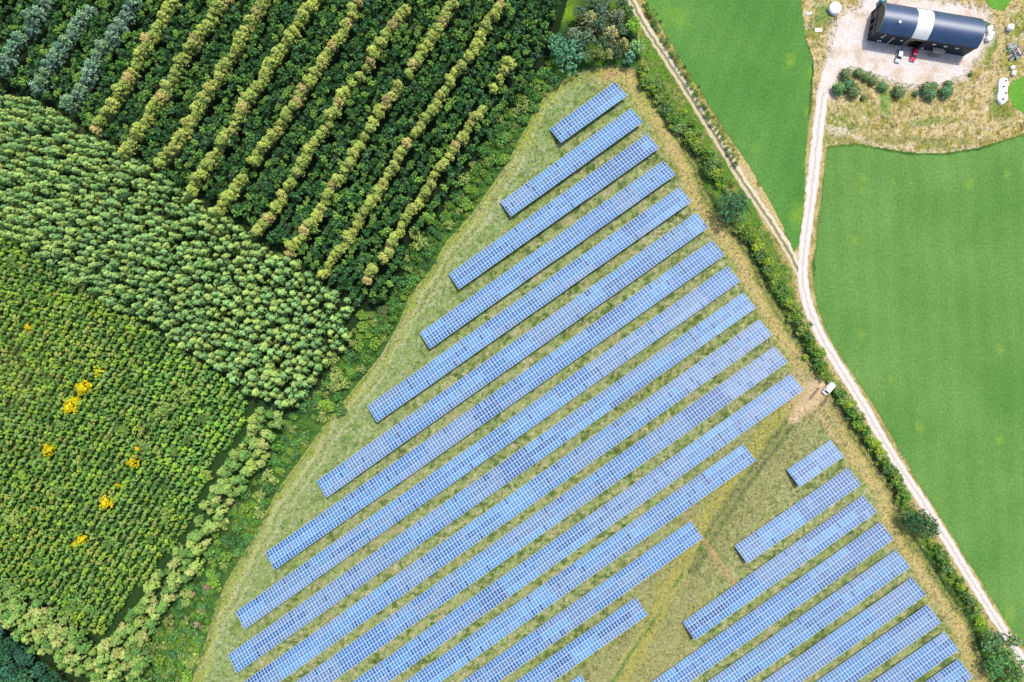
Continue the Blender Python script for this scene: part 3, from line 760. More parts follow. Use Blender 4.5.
YROWS = [[(95,128),(120,90),(143,50),(167,12),(178,-12)], [(125,152),(150,112),(165,92),(180,67),(192,45),(207,25),(227,-2)],
 [(160,162),(180,140),(195,112),(215,80),(232,55),(250,25),(267,-4)],  [(190,190),(208,162),(225,138),(237,120),(252,92),(271,65),(286,42),(301,20),(313,0)],
 [(219,210),(235,188),(249,168),(261,150),(281,122),(296,102),(311,77),(326,57),(341,35),(358,2)],
 [(256,232),(271,213),(283,195),(301,163),(316,140),(331,117),(343,95),(356,80),(368,65),(376,50),(388,30),(406,7)],
 [(288,252),(306,232),(321,205),(333,185),(348,165),(361,142),(371,125),(381,110),(396,90),(406,75),(416,60),(431,40),(443,22),(452,2)],
 [(321,275),(336,255),(351,235),(361,217),(376,195),(393,162),(406,145),(426,117),(438,100),(451,77),(466,62),(476,47),(486,27),(500,4)],
 [(366,280),(372,270)], [(383,258),(396,237),(406,217),(421,197),(433,180),(440,165),(456,145),(471,122),(481,110)], [(494,88),(502,74),(510,62)]]
BROWS = [[(-20,95),(2,65),(20,38),(45,3)], [(37,87),(50,65),(65,42),(87,8)], [(67,107),(85,80),(100,52),(115,30),(132,2)]]
rowpts = []
ROWN = {'conifer_tree': ['first full line from the left', 'second line from the left', 'third line from the left', 'fourth line from the left', 'fifth line from the left',
 'sixth line from the left', 'seventh line from the left', 'eighth, longest line', 'pair near the lower right end', 'last long line beside the scrub', 'short upper line near the right edge'],
 'blue_grey_conifer_tree': ['leftmost line', 'middle line', 'rightmost line']}
def plant_rows(rows, kind, step, label, group, nm, h):
    for ri, pl in enumerate(rows):
        for (x, y) in resample(smooth_pl(pl, 1) if len(pl) > 2 else pl, step):
            if rng.random() < .03: continue
            p = W(x + rng.normal() * .9, y + rng.normal() * .8, h); rowpts.append((p[0], p[1]))
            s = rng.uniform(.94, 1.16); kind.place((p[0], p[1], 0), (s, s, s * rng.uniform(.9, 1.08)), rng.uniform(0, 6.28), label % ROWN[nm][ri], 'tree', group, nm=nm)
plant_rows(YROWS, yel, 5.0, 'yellow-green conifer among dark trees, in the %s', 'yellow-green conifers in lines through the dark plantation', 'conifer_tree', 7)
plant_rows(BROWS, blue, 6.4, 'blue-grey conifer near the plantation corner, in the %s of three', 'blue-grey conifers in lines near the plantation corner', 'blue_grey_conifer_tree', 7.4)
dx, dy = grid_points(PLANT, R(56), 2.0, 2.6, .12, 5.6)
rp = np.array(rowpts); keep = np.array([((rp - (a, b)) ** 2).sum(1).min() > 2.0 ** 2 for a, b in zip(dx, dy)])
cl = W(74, 130, 3); keep &= np.hypot(dx - cl[0], dy - cl[1]) > 3.0
split_place(dark, dx[keep], dy[keep], 'broadleaf tree in the striped plantation at upper left', 'tree', 'dark green broadleaf trees in the striped plantation', 'broadleaf_tree', (.72, 1.12),
            stufflab='mass of dark green broadleaf trees in the striped plantation at upper left')

# -- low young plantation (lower left)
def mk_sap(i):
    b = [LF(112, 156, 64), LF(102, 146, 62), LF(126, 164, 58), LF(86, 130, 60), LF(132, 156, 72), LF(114, 152, 78), LF(128, 168, 58)][i]
    return crown_dome(1.0, 3.1, .3, 17, .34, 7, .36, b, lobes=4, cn=.8, var=.1)
sap = Kind('sapling', mk_sap, 2.3, .05, .4, 7)
sx_, sy_ = grid_points(SAPL2, R(58), 1.5, 2.1, .09, 2.4)
GORSE = [(85,387,8.5,1),(71,407,8,1),(75,400,5,1),(50,450,7.5,1),(134,462,7,1),(137,449,4,1),(107,502,7.5,1),(117,485,3.5,1),(82,540,6,1),(74,545,4,1),(98,372,5.5,0),(28,327,5,0)]
OLIVE = [(182,394,12),(160,411,11),(200,421,9),(188,441,8),(172,424,9),(174,452,6),(142,444,9),(120,430,7),(165,516,9),(108,545,9),(60,490,9),(38,560,8),(75,600,12),(66,612,8),(90,612,7),(12,520,10),(150,540,7),(105,365,5),(46,380,7),(206,475,7),(40,300,7),(12,262,8),(60,425,7)]
kp = np.ones(len(sx_), bool)
for x, y, r, *_ in GORSE + [(o[0], o[1], o[2] * .8) for o in OLIVE]:
    p = W(x, y, 2); kp &= np.hypot(sx_ - p[0], sy_ - p[1]) > r * SC * .8
def saptint(x, y):
    px, py = x / SC + 512, 341 - y / SC; n = float(fbm(np.array([px]), np.array([py]), 40, 88)[0])
    return np.array([.75 + .7 * n, .85 + .3 * n, .95])
split_place(sap, sx_[kp], sy_[kp], 'small bushy sapling in the low plantation rows at lower left', 'sapling', 'saplings in the low plantation at lower left', 'sapling_tree', (.7, 1.05), parts=False, tintf=saptint,
            stufflab='mass of small green saplings planted in rows at lower left')
def mk_gorse(i): return crown_dome(.88, 1.3, .1, 90, .15, 9, .17, A(226, 208, 14, 1.5), lobes=5, var=.32, hue=.08, cn=.2)
gorse = Kind('gorse_bush', mk_gorse, 1, .04, .3, 3)
GL = ['large round yellow-flowering bush, upper one of the pair in the young plantation', 'large yellow-flowering bush, lower one of the close pair in the young plantation',
 'small yellow bush touching the lower large yellow bush of the pair', 'bright yellow bush standing alone left of the others in the young plantation',
 'round yellow bush right of centre in the young plantation with a small one above', 'small yellow bush just above the round one right of centre',
 'round bright yellow bush low in the young plantation below a tiny one', 'tiny yellow bush above and right of the round low yellow bush', 'lowest yellow bush, larger half of the bottom pair',
 'small yellow bush joined to the lower left of the bottom one', 'dull olive yellow bush just above the large upper yellow bush', 'small yellow-green bush at upper left of the young plantation']
for i, (x, y, r, br) in enumerate(GORSE):
    p = W(x, y, 1.8); s = r * SC
    if not br:
        k2 = Kind('yellowish_bush', lambda j: crown_dome(1.0, 1.25, .1, 60, .17, 9, .17, LF(186, 186, 40) if i == 10 else LF(216, 200, 40), lobes=5), 1, .04, .3, 1)
    else: k2 = gorse
    k2.place((p[0], p[1], 0), (s, s, s * 1.2), i * 1.3, GL[i], 'bush', 'yellow bushes in the young plantation', parts=False, nm='yellow_bush')

def mk_olive(i):
    b = [LF(140, 162, 80), LF(116, 148, 70), LF(128, 154, 76), LF(102, 138, 64)][i]
    return crown_lobed(1.0, 1.5, .2, 6, 80, .15, 9, .15, b, var=.14)
olive = Kind('shrub', mk_olive, 1.3, .05, .4, 4)
for i, (x, y, r) in enumerate(OLIVE):
    s = r * SC * .95; p = W(x, y, min(4, s * 1.2)); olive.place((p[0], p[1], 0), (s, s, s * .95), i, 'spreading olive green shrub, taller than the saplings around it', 'shrub', 'olive shrubs scattered through the young plantation', parts=False, nm='olive_shrub')

# -- pale trees bordering the young plantation
def mk_pale(i):
    b = [LF(130, 158, 78), LF(148, 168, 88), LF(106, 142, 66), LF(136, 158, 74), LF(88, 126, 58), LF(158, 166, 94)][i]
    return crown_dome(1.6, 6.4, 1.4, 36, .5, 9, .46, b, lobes=5, cn=.7, var=.12, hue=.04)
pale_k = Kind('pale_tree', mk_pale, 6, .13, .8)
for poly, lab, g in ((STRIP, 'tree in the belt between young plantation and scrub', 'pale trees in the belt beside the scrub'),
                     (CORNER, 'tree along the lower left edge of the young plantation', 'pale trees along the lower left edge')):
    x, y = grid_points(poly, R(50), 2.6, 2.6, .24, 5)
    for a, b in zip(x, y):
        v = int(rng.integers(6)); pale_k.place((a, b, 0), rng.uniform(.72, 1.15), rng.uniform(0, 6.28), ('pale green', 'cream green', 'mid green', 'yellowish', 'darker green', 'straw coloured')[v] + ' ' + lab, 'tree', g, v=v, nm='pale_tree')
# -- dark trees in the bottom left corner
def mk_corner(i): return crown_lobed(3.2, 8, 2.5, 8, 110, .5, 9, .42, [LF(56, 104, 76), LF(44, 88, 60), LF(66, 116, 76)][i])
corner = Kind('corner_tree', mk_corner, 8, .25, 1, 3)
x, y = grid_points([(-22,618),(0,628),(22,645),(44,668),(64,690),(66,705),(-22,705)], .4, 4.1, 3.9, .2, 6)
for a, b in zip(x, y): corner.place((a, b, 0), rng.uniform(.8, 1.1), rng.uniform(0, 6), 'large dark green broadleaf tree in the bottom left corner', 'tree', 'dark trees in the bottom left corner', nm='dark_broadleaf_tree')

# -- scrub between forest and meadow
SCRUB = [(548,60),(562,84),(545,92),(528,118),(506,158),(470,208),(446,236),(430,264),(409,288),(396,322),(379,350),(348,388),(320,424),(293,460),(273,488),(252,530),(222,580),(212,610),(202,640),(188,690),(145,700),(153,640),(168,604),(193,582),(209,547),(229,512),(255,482),(272,452),(279,432),(292,412),(310,398),(326,372),(332,358),(350,350),(356,312),(380,305),(397,284),(404,256),(414,240),(432,224),(446,204),(459,186),(470,166),(480,148),(490,130),(500,117),(516,102),(534,80)]
def mk_scrub(i):
    b = [LF(84, 132, 62), LF(100, 144, 70), LF(120, 156, 60), LF(74, 118, 66), LF(140, 158, 84), LF(92, 138, 54)][i]
    return crown_lobed(1.0, 1.25, .15, 6, 60, .17, 9, .17, b)
scrub = Kind('scrub', mk_scrub, 1.1, .04, .4, 6)
cnt = 0
sc_ = [(420,242,9,4),(414,232,7,4),(333,386,8,4),(322,418,7,4),(303,441,6,4),(430,216,8,2),(496,117,8,4),(524,86,8,4),(520,98,5,2),(504,90,6,4),(340,410,8,1),(316,400,7,0)]
cand = []
for _ in range(14000):
    x = rng.uniform(140, 565); y = rng.uniform(60, 700)
    if not inside(np.array([x]), np.array([y]), SCRUB)[0]: continue
    r = rng.uniform(3, 8)
    if float(fbm(np.array([x]), np.array([y]), 30, 5)[0]) < .3: continue
    if all((x - a) ** 2 + (y - b) ** 2 > ((r + c) * .58) ** 2 for a, b, c, _ in cand): cand.append((x, y, r, None))
    if len(cand) > 190: break
for x, y, r, v in cand + sc_:
    v = int(rng.integers(6)) if v is None else v; big_ = 'large' if r > 6 else 'small' if r < 4.5 else 'medium'
    s = r * SC; p = W(x, y, s * .8); scrub.place((p[0], p[1], 0), (s, s, s * rng.uniform(.7, 1.1)), rng.uniform(0, 6), big_ + ' ' + ('green', 'light green', 'yellow-green', 'dark green', 'olive', 'fresh green')[v] + ' shrub in the scrubby margin between forest and solar field', 'shrub', 'shrubs in the margin between forest and solar field', v=v, parts=False, nm='green_shrub')
for x, y in resample(FIELD_L[1:], 8):
    for q in range(1):
        px_, py_ = x + rng.normal() * 2.5 - 2.5, y + rng.normal() * 2.5 - 1.5; v = int(rng.integers(6)); s = rng.uniform(1.6, 3.6) * SC; p = W(px_, py_, s * .8)
        scrub.place((p[0], p[1], 0), (s, s, s * .8), rng.uniform(0, 6), 'low ' + ('green', 'light green', 'yellow-green', 'dark green', 'olive', 'fresh green')[v] + ' shrub right on the left edge of the solar meadow', 'shrub', 'low shrubs on the left edge of the solar meadow', v=v, parts=False, nm='green_shrub')
fill = []
while len(fill) < 420:
    x = rng.uniform(140, 565); y = rng.uniform(60, 700)
    if not inside(np.array([x]), np.array([y]), SCRUB)[0]: continue
    s = rng.uniform(2, 4.5) * SC; p = W(x, y, s * .7); fill.append((p[0], p[1], s, rng.uniform(0, 6), np.ones(3) * rng.uniform(.7, 1.15)))
scrub.merged(fill, 'undergrowth', 'tangled low green undergrowth between the shrubs of the forest margin', 'undergrowth')
pinkk = Kind('pink_shrub', lambda i: crown_lobed(1.0, 1.2, .15, 5, 60, .17, 9, .17, [LF(168, 146, 116), LF(146, 120, 98)][i]), 1.1, .04, .4, 2)
for (x, y, r, l) in ((207,587,5,'round pinkish brown shrub at the scrub edge beside the meadow'), (201,612,5,'reddish brown shrub, lower of the reddish ones by the meadow edge'), (192,595,4,'small pinkish shrub left of the round pinkish one'), (196,625,4,'pale rusty shrub just below the reddish brown one'),
                     (383,311,5,'tan brown shrub at the tip between the two plantations and meadow'), (316,404,4,'small pinkish tan shrub right of the pale conifers'), (22,634,5,'pinkish brown treetop in the lower left belt')):
    s = r * SC; p = W(x, y, s); pinkk.place((p[0], p[1], 0), (s, s, s if x > 30 else 3.5), x, l, 'shrub', parts=False, nm='brown_shrub')

# -- clump of mixed trees at the tip of the solar field
def big(kname, maker, x, y, r, h, label, z=None, cat='tree', trunkr=.25, sz=1):
    k = Kind(kname, maker, h, trunkr, r * SC * .5, 1); p = W(x, y, h * .75 if z is None else z)
    return k.place((p[0], p[1], 0), (1, 1, sz), 0, label, cat, nm=kname)
def lob(r, h, col, nl=9, K=170, rc=.55, q=.42, m=10, z0=1.2): return lambda i: crown_lobed(r * SC, h, z0, nl, K, rc, m, q, col, var=.16)
def star(r, h, col, arms=11, tiers=5): return lambda i: crown_star(r * SC, h, 1.2, arms, col, .42, tiers)
big('broadleaf_tree', lob(19, 8, LF(96, 146, 112), 11, 240), 566, 51, 19, 8, 'wide blue-green broadleaf tree at the left of the clump above the solar tip')
big('pine_tree', star(14, 9, LF(172, 174, 116)), 590, 16, 14, 9, 'pale star-shaped pine at the top of the tree clump above the solar tip')
big('pine_tree', star(12, 9, LF(186, 182, 124)), 612, 31, 12, 9, 'pale star-shaped pine in the middle of the tree clump')
big('pine_tree', star(10, 8, LF(140, 152, 118)), 619, 14, 10, 8, 'grey-green pine near the track at the top of the clump')
big('pine_tree', star(7, 6, LF(176, 174, 112)), 624, 42, 7, 6, 'small yellowish pine between middle pine and lime green tree')
big('conifer_tree', lob(8, 7, LF(140, 158, 80), 6, 90, .4, .34), 598, 52, 8, 7, 'rounded olive green tree at the lower edge of the clump')
big('conifer_tree', lob(6, 5, LF(166, 170, 104), 4, 60, .35, .3), 610, 54, 6, 5, 'small pale tree right of the rounded olive one at the clump edge')
big('broadleaf_tree', lob(9, 6, LF(140, 188, 62), 6, 90, .45, .36), 634, 24, 9, 6, 'lime green tree beside the dirt track')
big('broadleaf_tree', lob(8, 6, LF(138, 176, 114), 6, 80, .4, .34), 637, 45, 8, 6, 'pale mint green tree at the right corner of the clump')
big('broadleaf_tree', lob(7, 5, LF(110, 158, 124), 5, 70, .4, .34), 630, 57, 7, 5, 'small teal green tree at the lower right corner of the clump')
big('broadleaf_tree', lob(9, 7, LF(120, 138, 108), 6, 110, .4, .36), 588, 36, 9, 7, 'grey-green tree in the heart of the clump')
big('broadleaf_tree', lob(9, 6, LF(110, 134, 104), 6, 110, .4, .36), 574, 33, 9, 6, 'grey-green tree above the wide blue-green one')
big('broadleaf_tree', lob(9, 6, LF(98, 122, 98), 6, 110, .4, .36), 602, 10, 9, 6, 'dark grey-green tree between the two upper pines')
big('broadleaf_tree', lob(7, 5, LF(104, 132, 92), 5, 80, .4, .34), 586, 56, 7, 5, 'dark olive tree between blue-green and rounded olive trees')
big('broadleaf_tree', lob(9, 6, LF(84, 116, 84), 5, 80, .4, .34), 608, -4, 9, 6, 'dark green tree cut by the top edge above the clump')
big('broadleaf_tree', lob(8, 5, LF(90, 122, 84), 5, 80, .4, .34), 623, 2, 8, 5, 'dark green tree by the track at the top edge')

for i, (x, y, r_, h_, c, l) in enumerate(((580,44,9,6,(76,104,74),'dark tree tucked between the blue-green tree and the grey ones in the clump'), (600,24,10,6,(82,108,78),'dark tree between the three pale pines'), (604,42,9,6,(86,112,76),'dark tree above the small pale tree in the clump'),
    (582,12,9,6,(92,118,84),'dark green tree left of the topmost pine'), (628,12,8,5,(96,128,70),'green tree between the grey pine and the dirt track'), (616,52,7,5,(70,100,66),'dark tree between the small pale and teal trees'), (594,0,10,6,(96,120,86),'grey tree at the top edge above the topmost pine'), (621,30,7,6,(88,116,78),'dark tree right of the middle pine'), (556,40,9,6,(84,132,92),'green tree left of the wide blue-green tree'))):
    big('broadleaf_tree', lob(r_, h_, LF(*c), 6, 110, .42, .36), x, y, r_, h_, l)
# -- hedgerow beside the track and the lane
big('oak_tree', lob(19, 8.5, LF(80, 126, 86), 13, 300, .55, .4), 735, 205, 19, 8.5, 'large round dark green tree in the hedge between solar field and dirt track')
big('oak_tree', lob(15, 7.5, LF(62, 104, 66), 10, 210, .5, .38), 919, 521, 15, 7.5, 'dark green hedge tree overhanging the gravel lane, left half of a pair')
big('oak_tree', lob(12, 7, LF(98, 132, 78), 8, 150, .5, .38), 932, 528, 12, 7, 'lighter green hedge tree at the lane, right half of a pair')
for x, y, r, c, l in ((994,642,13,(112,150,100),'grey-green tree at the upper left of the bottom right clump'), (1008,657,15,(98,148,86),'large green tree in the middle of the bottom right clump'),
                      (996,668,12,(88,138,78),'green tree at the lower left of the bottom right clump'), (1020,672,14,(116,158,92),'green tree at the bottom right corner of the picture'), (1014,640,8,(136,160,104),'pale green tree next to the lane in the bottom right clump'), (1010,690,14,(96,140,80),'green tree below the bottom right clump')):
    big('hedge_tree', lob(r, 6.5, LF(*c), 8, 140, .5, .38), x, y, r, 6.5, l)
big('bush', lob(6, 2.2, LF(140, 180, 44), 6, 60, .35, .3, z0=.2), 981, 622, 6, 2.2, 'bright yellow-green bush above the bottom right clump', cat='bush')
def mk_hedge(i):
    b = [LF(96, 136, 56), LF(124, 154, 60), LF(84, 124, 60), LF(140, 160, 76), LF(150, 172, 60), LF(110, 140, 80)][i]
    return crown_lobed(1.0, 1.5, .1, 6, 66, .16, 9, .16, b)
hedge = Kind('hedge_shrub', mk_hedge, 1.4, .05, .4, 6)
def hedge_line(pl, step, rr_, lab, grp, jit=1.8):
    pts = [(x, y, 1) for x, y in resample(pl, step)] + [(x + rng.normal() * 4, y + rng.normal() * 4, .6) for x, y in resample(pl, step * .85)]
    for x, y, q in pts:
        a_, b_ = np.array([x]), np.array([y]); rd = min(dist(a_, b_, ROAD)[0], dist(a_, b_, TRACK)[0] + .5)
        if q < 1 and (rd < 8.5 or dist(a_, b_, [(824, 392), (829, 385)])[0] < 8): continue
        v = int(rng.integers(6)); tone_ = ('mid green ', 'yellow-green ', 'dull green ', 'olive ', 'bright yellowish ', 'greyish green ')[v] + ('low ' if q < 1 else 'full ')
        r = rng.uniform(*rr_) * q; s = r * SC; p = W(x + rng.normal() * jit, y + rng.normal() * jit, s)
        hedge.place((p[0], p[1], 0), (s, s, s * rng.uniform(.8, 1.1)), rng.uniform(0, 6), tone_ + lab, 'shrub', grp, v=v, parts=False, nm='hedge_shrub')
hedge_line([(641,66),(655,90),(672,115),(676,124)], 3.6, (4.5, 7.5), 'hedge shrub between track and solar field, above the large dark tree', 'hedge shrubs above the large dark tree', 3)
hedge_line([(686,124),(697,145),(712,165),(722,184)], 3.4, (5, 8), 'hedge shrub between track and solar field, above the large dark tree', 'hedge shrubs above the large dark tree', 3)
hedge_line([(745,228),(757,247),(767,264),(782,290),(797,316),(812,345),(826,372)], 3.2, (4.2, 7), 'shrub in the hedge between the large dark tree and the white van', 'hedge shrubs between dark tree and van', 2)
hedge_line([(836,386),(848,404),(862,426),(878,449),(892,470),(908,498)], 3.2, (4.4, 6.6), 'shrub in the hedge along the lane below the van', 'hedge shrubs along the lane below the van', 1.6)
hedge_line([(936,546),(948,565),(960,585),(972,604),(978,612)], 4, (4, 6.5), 'shrub in the hedge between the lane trees and the bottom right clump', 'hedge shrubs between lane trees and corner clump', 2)
hedge_line([(646,4),(656,24),(668,46),(684,72),(702,104),(722,138),(736,162)], 5, (2.2, 4), 'shrub in the verge between dirt track and green crop', 'small shrubs between track and crop', 1)
# -- farm bushes
fb = Kind('farm_bush', lambda i: crown_dome(1.0, 1.35, .1, 130, .14, 9, .16, [LF(92, 128, 76), LF(84, 122, 80), LF(108, 130, 82)][i], lobes=3, var=.1, hue=.03, cn=.7), 1.2, .05, .4, 3)
for x, y, r, l in ((846,73,6,'dark green bush where the lane meets the yard, topmost of the group of large ones'), (839,88,7,'large dark green bush beside the lane bend, left one'), (848,84,7,'large dark green bush in the middle of the group by the lane bend'), (855,91,7,'large dark green bush, lower right of the group by the lane bend'),
                   (859,72,5,'brownish green bush at the left end of the line along the yard'), (867,76,5,'green bush in the line along the yard edge'), (874,80,5,'green bush at the right end of the line along the yard edge'), (883,86,5,'round bush alone between the yard line and the next one'), (900,91,6.5,'round dark bush south of the parked cars'),
                   (916,93,3,'tiny bush between two round dark ones below the yard'), (927,87,6,'wide flat bush above the round one below the yard'), (933,86,5,'green bush right of the wide flat one'), (931,94,6.5,'round dark green bush, left of the round pair below the yard'), (947,91,6.5,'round dark green bush, right of the round pair below the yard'), (949,84,4,'small bush touching the top of the right round bush'),
                   (971,74,2.5,'tiny dark bush at the right side of the yard'), (864,97,3,'small bush below the large group by the lane bend'), (987,24,3.5,'dark bush at the barn corner beside white bales')):
    s = r * SC; p = W(x, y, s * .9); fb.place((p[0], p[1], 0), (s, s, s * .95), x, l, 'bush', parts=False, nm='round_bush')

# -- dead tree at the plantation corner
dead = thing('dead_tree', W(72, 131, 3)[:2] + (0,), 0, 'bare grey dead tree in the small gap at the plantation corner', 'tree')
mb = MB(); mb.tube((0, 0, 0), (0, 0, 3), .22, .16, 7); mb.obj('trunk', M_deadwood, dead)
mb = MB(); rr = random.Random(4)
for i in range(11):
    th = i * .75; l = rr.uniform(1.2, 2.6); z = rr.uniform(2.0, 3.0); q = (l * math.cos(th), l * math.sin(th), z + rr.uniform(.2, 1.1))
    mb.tube((0, 0, z - .3), q, .13, .05, 5)
    for j in range(2):
        t2 = th + rr.uniform(-.7, .7); mb.tube((q[0] * .6, q[1] * .6, z + .2), (q[0] * .6 + math.cos(t2), q[1] * .6 + math.sin(t2), z + .7), .07, .03, 4)
mb.obj('branch', M_deadwood, dead)

# ------------------------------------------------------------------ rough grass tufts (real blades that give the meadow its mottling)
def tufts(name, n, region, label, tv=(.45, 1.55), size=(.25, .55), seed=2, pale=.25, box=(140, 40, 1040, 700), bright=1.0):
    r = np.random.default_rng(seed); px = r.uniform(box[0], box[2], n); py = r.uniform(box[1], box[3], n)
    ok = region(px, py); px, py = px[ok], py[ok]
    C = ground_colour(px, py); n = len(px)
    x = (px - 512) * SC; y = (341 - py) * SC; B = 5
    P = np.repeat(np.stack([x, y, np.full(n, .0)], 1), B, 0); th = r.uniform(0, 6.28, n * B); l = r.uniform(size[0], size[1], n * B)
    out = np.stack([np.cos(th), np.sin(th), np.zeros(n * B)], 1); side = np.stack([-np.sin(th), np.cos(th), np.zeros(n * B)], 1); wdt = (l * .38)[:, None]
    up = np.array([0, 0, 1.0])
    V = np.stack([P - side * wdt * .6, P + side * wdt * .6, P + out * (l * .8)[:, None] + side * wdt * .4 + up * (l * .42)[:, None], P + out * (l * .8)[:, None] - side * wdt * .4 + up * (l * .42)[:, None]], 1).reshape(-1, 3)
    tc_ = r.uniform(tv[0], tv[1], (n, 1)); c = C * tc_
    pl = r.random(n) < pale; c[pl] = np.array(A(204, 204, 160)) * r.uniform(.7, 1.1, (pl.sum(), 1))
    c = np.repeat(c, B, 0) * bright
    me = mesh_arrays(name, V, quadfaces(V), np.clip(c, 0, 1), [M_leaf]); return tag(link(name, me), label, 'grass', kind='stuff')
def reg_field(px, py):
    ok = inside(px, py, FIELD) & (dist(px, py, FIELD_R) > 2)
    return ok & (dist(px, py, [(818,388),(800,400)]) > 9)
tufts('meadow_grass', 90000, reg_field, 'rough mottled meadow grass growing between the rows of solar panels', seed=2, size=(.22, .5))
tufts('scrub_grass', 26000, lambda a, b: inside(a, b, SCRUB), 'long green grass and brambles in the margin between forest and solar field', seed=3, size=(.3, .8), pale=.04, box=(140, 40, 570, 700))
def reg_verge(px, py):
    return (~inside(px, py, FIELD)) & (dist(px, py, FIELD_R) < 26) & (dist(px, py, ROAD) > 6.5) & (dist(px, py, TRACK) > 6) & ~inside(px, py, CROP1) & ~inside(px, py, CROP2) & (px > 636)
tufts('verge_grass', 26000, reg_verge, 'rough verge grass along the hedge, track and lane', seed=4, size=(.25, .6), pale=.12, box=(630, -10, 1060, 720))
def reg_farm(px, py): return inside(px, py, FARM) & ~inside(px, py, YARD) & (dist(px, py, ROAD) > 7) & ~inside(px, py, LAWN1) & ~inside(px, py, LAWN2) & (dist(px, py, [(880, 25), (975, 40)]) > 20)
tufts('dry_grass', 4000, reg_farm, 'dry straw-coloured grass around the farmyard', tv=(.8, 1.3), seed=5, size=(.25, .6), pale=.1, box=(800, -20, 1060, 160))

# ------------------------------------------------------------------ fences and gate
M_post = simple('weathered_post', (.16, .13, .1), .9, noise=.2)
M_wire = simple('fence_wire', (.12, .13, .12), .6, .5)
def fence(pl, label, step=7.5):
    p0 = W(*pl[0]); root = thing('wire_fence', p0, 0, label, 'fence', None)
    pts = [W(*q) for q in resample(pl, 3.3)]; acc = 0; pm = None; wm = MB(); posts = []
    d = [0]
    for a, b in zip(pts[:-1], pts[1:]): d.append(d[-1] + math.dist(a, b))
    n = min(98, int(d[-1] / (step * SC))); tgt = [d[-1] * i / n for i in range(n + 1)]; P = []; j = 0
    for t_ in tgt:
        while j < len(d) - 2 and d[j + 1] < t_: j += 1
        f = (t_ - d[j]) / (d[j + 1] - d[j] + 1e-9); P.append(tuple(pts[j][k] + (pts[j + 1][k] - pts[j][k]) * f for k in range(2)))
    mbp = MB(); mbp.tube((0, 0, -.6), (0, 0, 1.9), .07, .06, 6); pm = mbp.mesh('post', M_post)
    for x, y in P:
        o = link('post', pm, root); o.location = (x - p0[0], y - p0[1], 0)
    for a, b in zip(P[:-1], P[1:]):
        for z in (.25, .6, .95, 1.3, 1.65, 1.85): wm.tube((a[0] - p0[0], a[1] - p0[1], z), (b[0] - p0[0], b[1] - p0[1], z), .007, n=3)
    wm.obj('wire', M_wire, root)
def shift(pl, dx): return [(x + dx, y) for x, y in pl]
fence(shift([p for p in FIELD_L if p[1] < 700][::1], 3)[:12], 'wire fence along the lower left side of the solar field')
fence(shift([p for p in FIELD_L if p[1] < 700], 3)[11:], 'wire fence along the upper left side of the solar field up to the tip')
fence([(x - 2, y) for x, y in FIELD_R[:13]], 'wire fence from the tip of the solar field down to the gate')
fence([(836,408),(852,434),(870,462),(889,490),(900,524),(925,560),(940,585),(965,620),(977,652),(990,684)], 'wire fence below the gate between solar field and hedge')
def gate(a, b, label):
    p, q = Vector(W(*a)), Vector(W(*b)); L_ = (q - p).length; root = thing('metal_gate', p, math.atan2(q.y - p.y, q.x - p.x), label, 'gate', 'open gates at the solar field entrance')
    mb = MB()
    for z in (.3, .8, 1.3, 1.8): mb.tube((0, 0, z), (L_, 0, z), .045, n=6)
    for x in (0.05, L_ / 2, L_ - .05): mb.tube((x, 0, .25), (x, 0, 1.85), .045, n=6)
    for i in range(int(L_ / .14)): mb.tube((.1 + i * .14, 0, .3), (.1 + i * .14, 0, 1.8), .01, n=3)
    mb.obj('gate_panel', M_steel2, root); m3 = MB(); m3.tube((0, 0, -.3), (0, 0, 2.1), .09, .09, 8); m3.obj('gate_post', M_steel2, root)
M_steel2 = simple('dark_green_steel', (.06, .075, .065), .5, .4)
gate((817,388.5),(808.5,399), 'long green metal gate leaf standing open near the solar row end'); gate((827,395.5),(819.5,406.5), 'metal gate leaf standing open just below the white van')

# ------------------------------------------------------------------ vehicles
M_glass = simple('dark_glass', (.02, .025, .03), .08, noise=0, spec=.8)
M_tyre = simple('tyre', (.02, .02, .02), .9); M_rimw = simple('wheel_metal', (.45, .45, .46), .35, .8)
M_white = simple('white_paint', (.78, .79, .8), .25, noise=.03); M_red = simple('red_paint', (.5, .015, .05), .2, noise=.03, spec=.6)
M_silver = simple('silver_paint', (.5, .54, .6), .25, .35, noise=.03); M_lamp = simple('lamp_plastic', (.8, .8, .75), .1); M_tail = simple('tail_lamp', (.4, .02, .02), .2)
def loft(sections, m=0, mb=None):
    """sections: list of (x, [(y,z)...]) closed rings"""
    mb = mb or MB(); n = len(sections[0][1]); vs = [(x, y, z) for x, ring in sections for y, z in ring]; fs = []
    for k in range(len(sections) - 1):
        for i in range(n):
            j = (i + 1) % n; fs.append((k * n + i, k * n + j, (k + 1) * n + j, (k + 1) * n + i))
    fs.append(tuple(range(n - 1, -1, -1))); fs.append(tuple((len(sections) - 1) * n + i for i in range(n)))
    mb.add(vs, fs, m); return mb
def ring(w, z0, z1, r=.12, top=.9):
    return [(-w + r, z0), (w - r, z0), (w, z0 + r), (w, z1 - r * 1.2), (w * top, z1), (0, z1 + .03), (-w * top, z1), (-w, z1 - r * 1.2), (-w, z0 + r)]
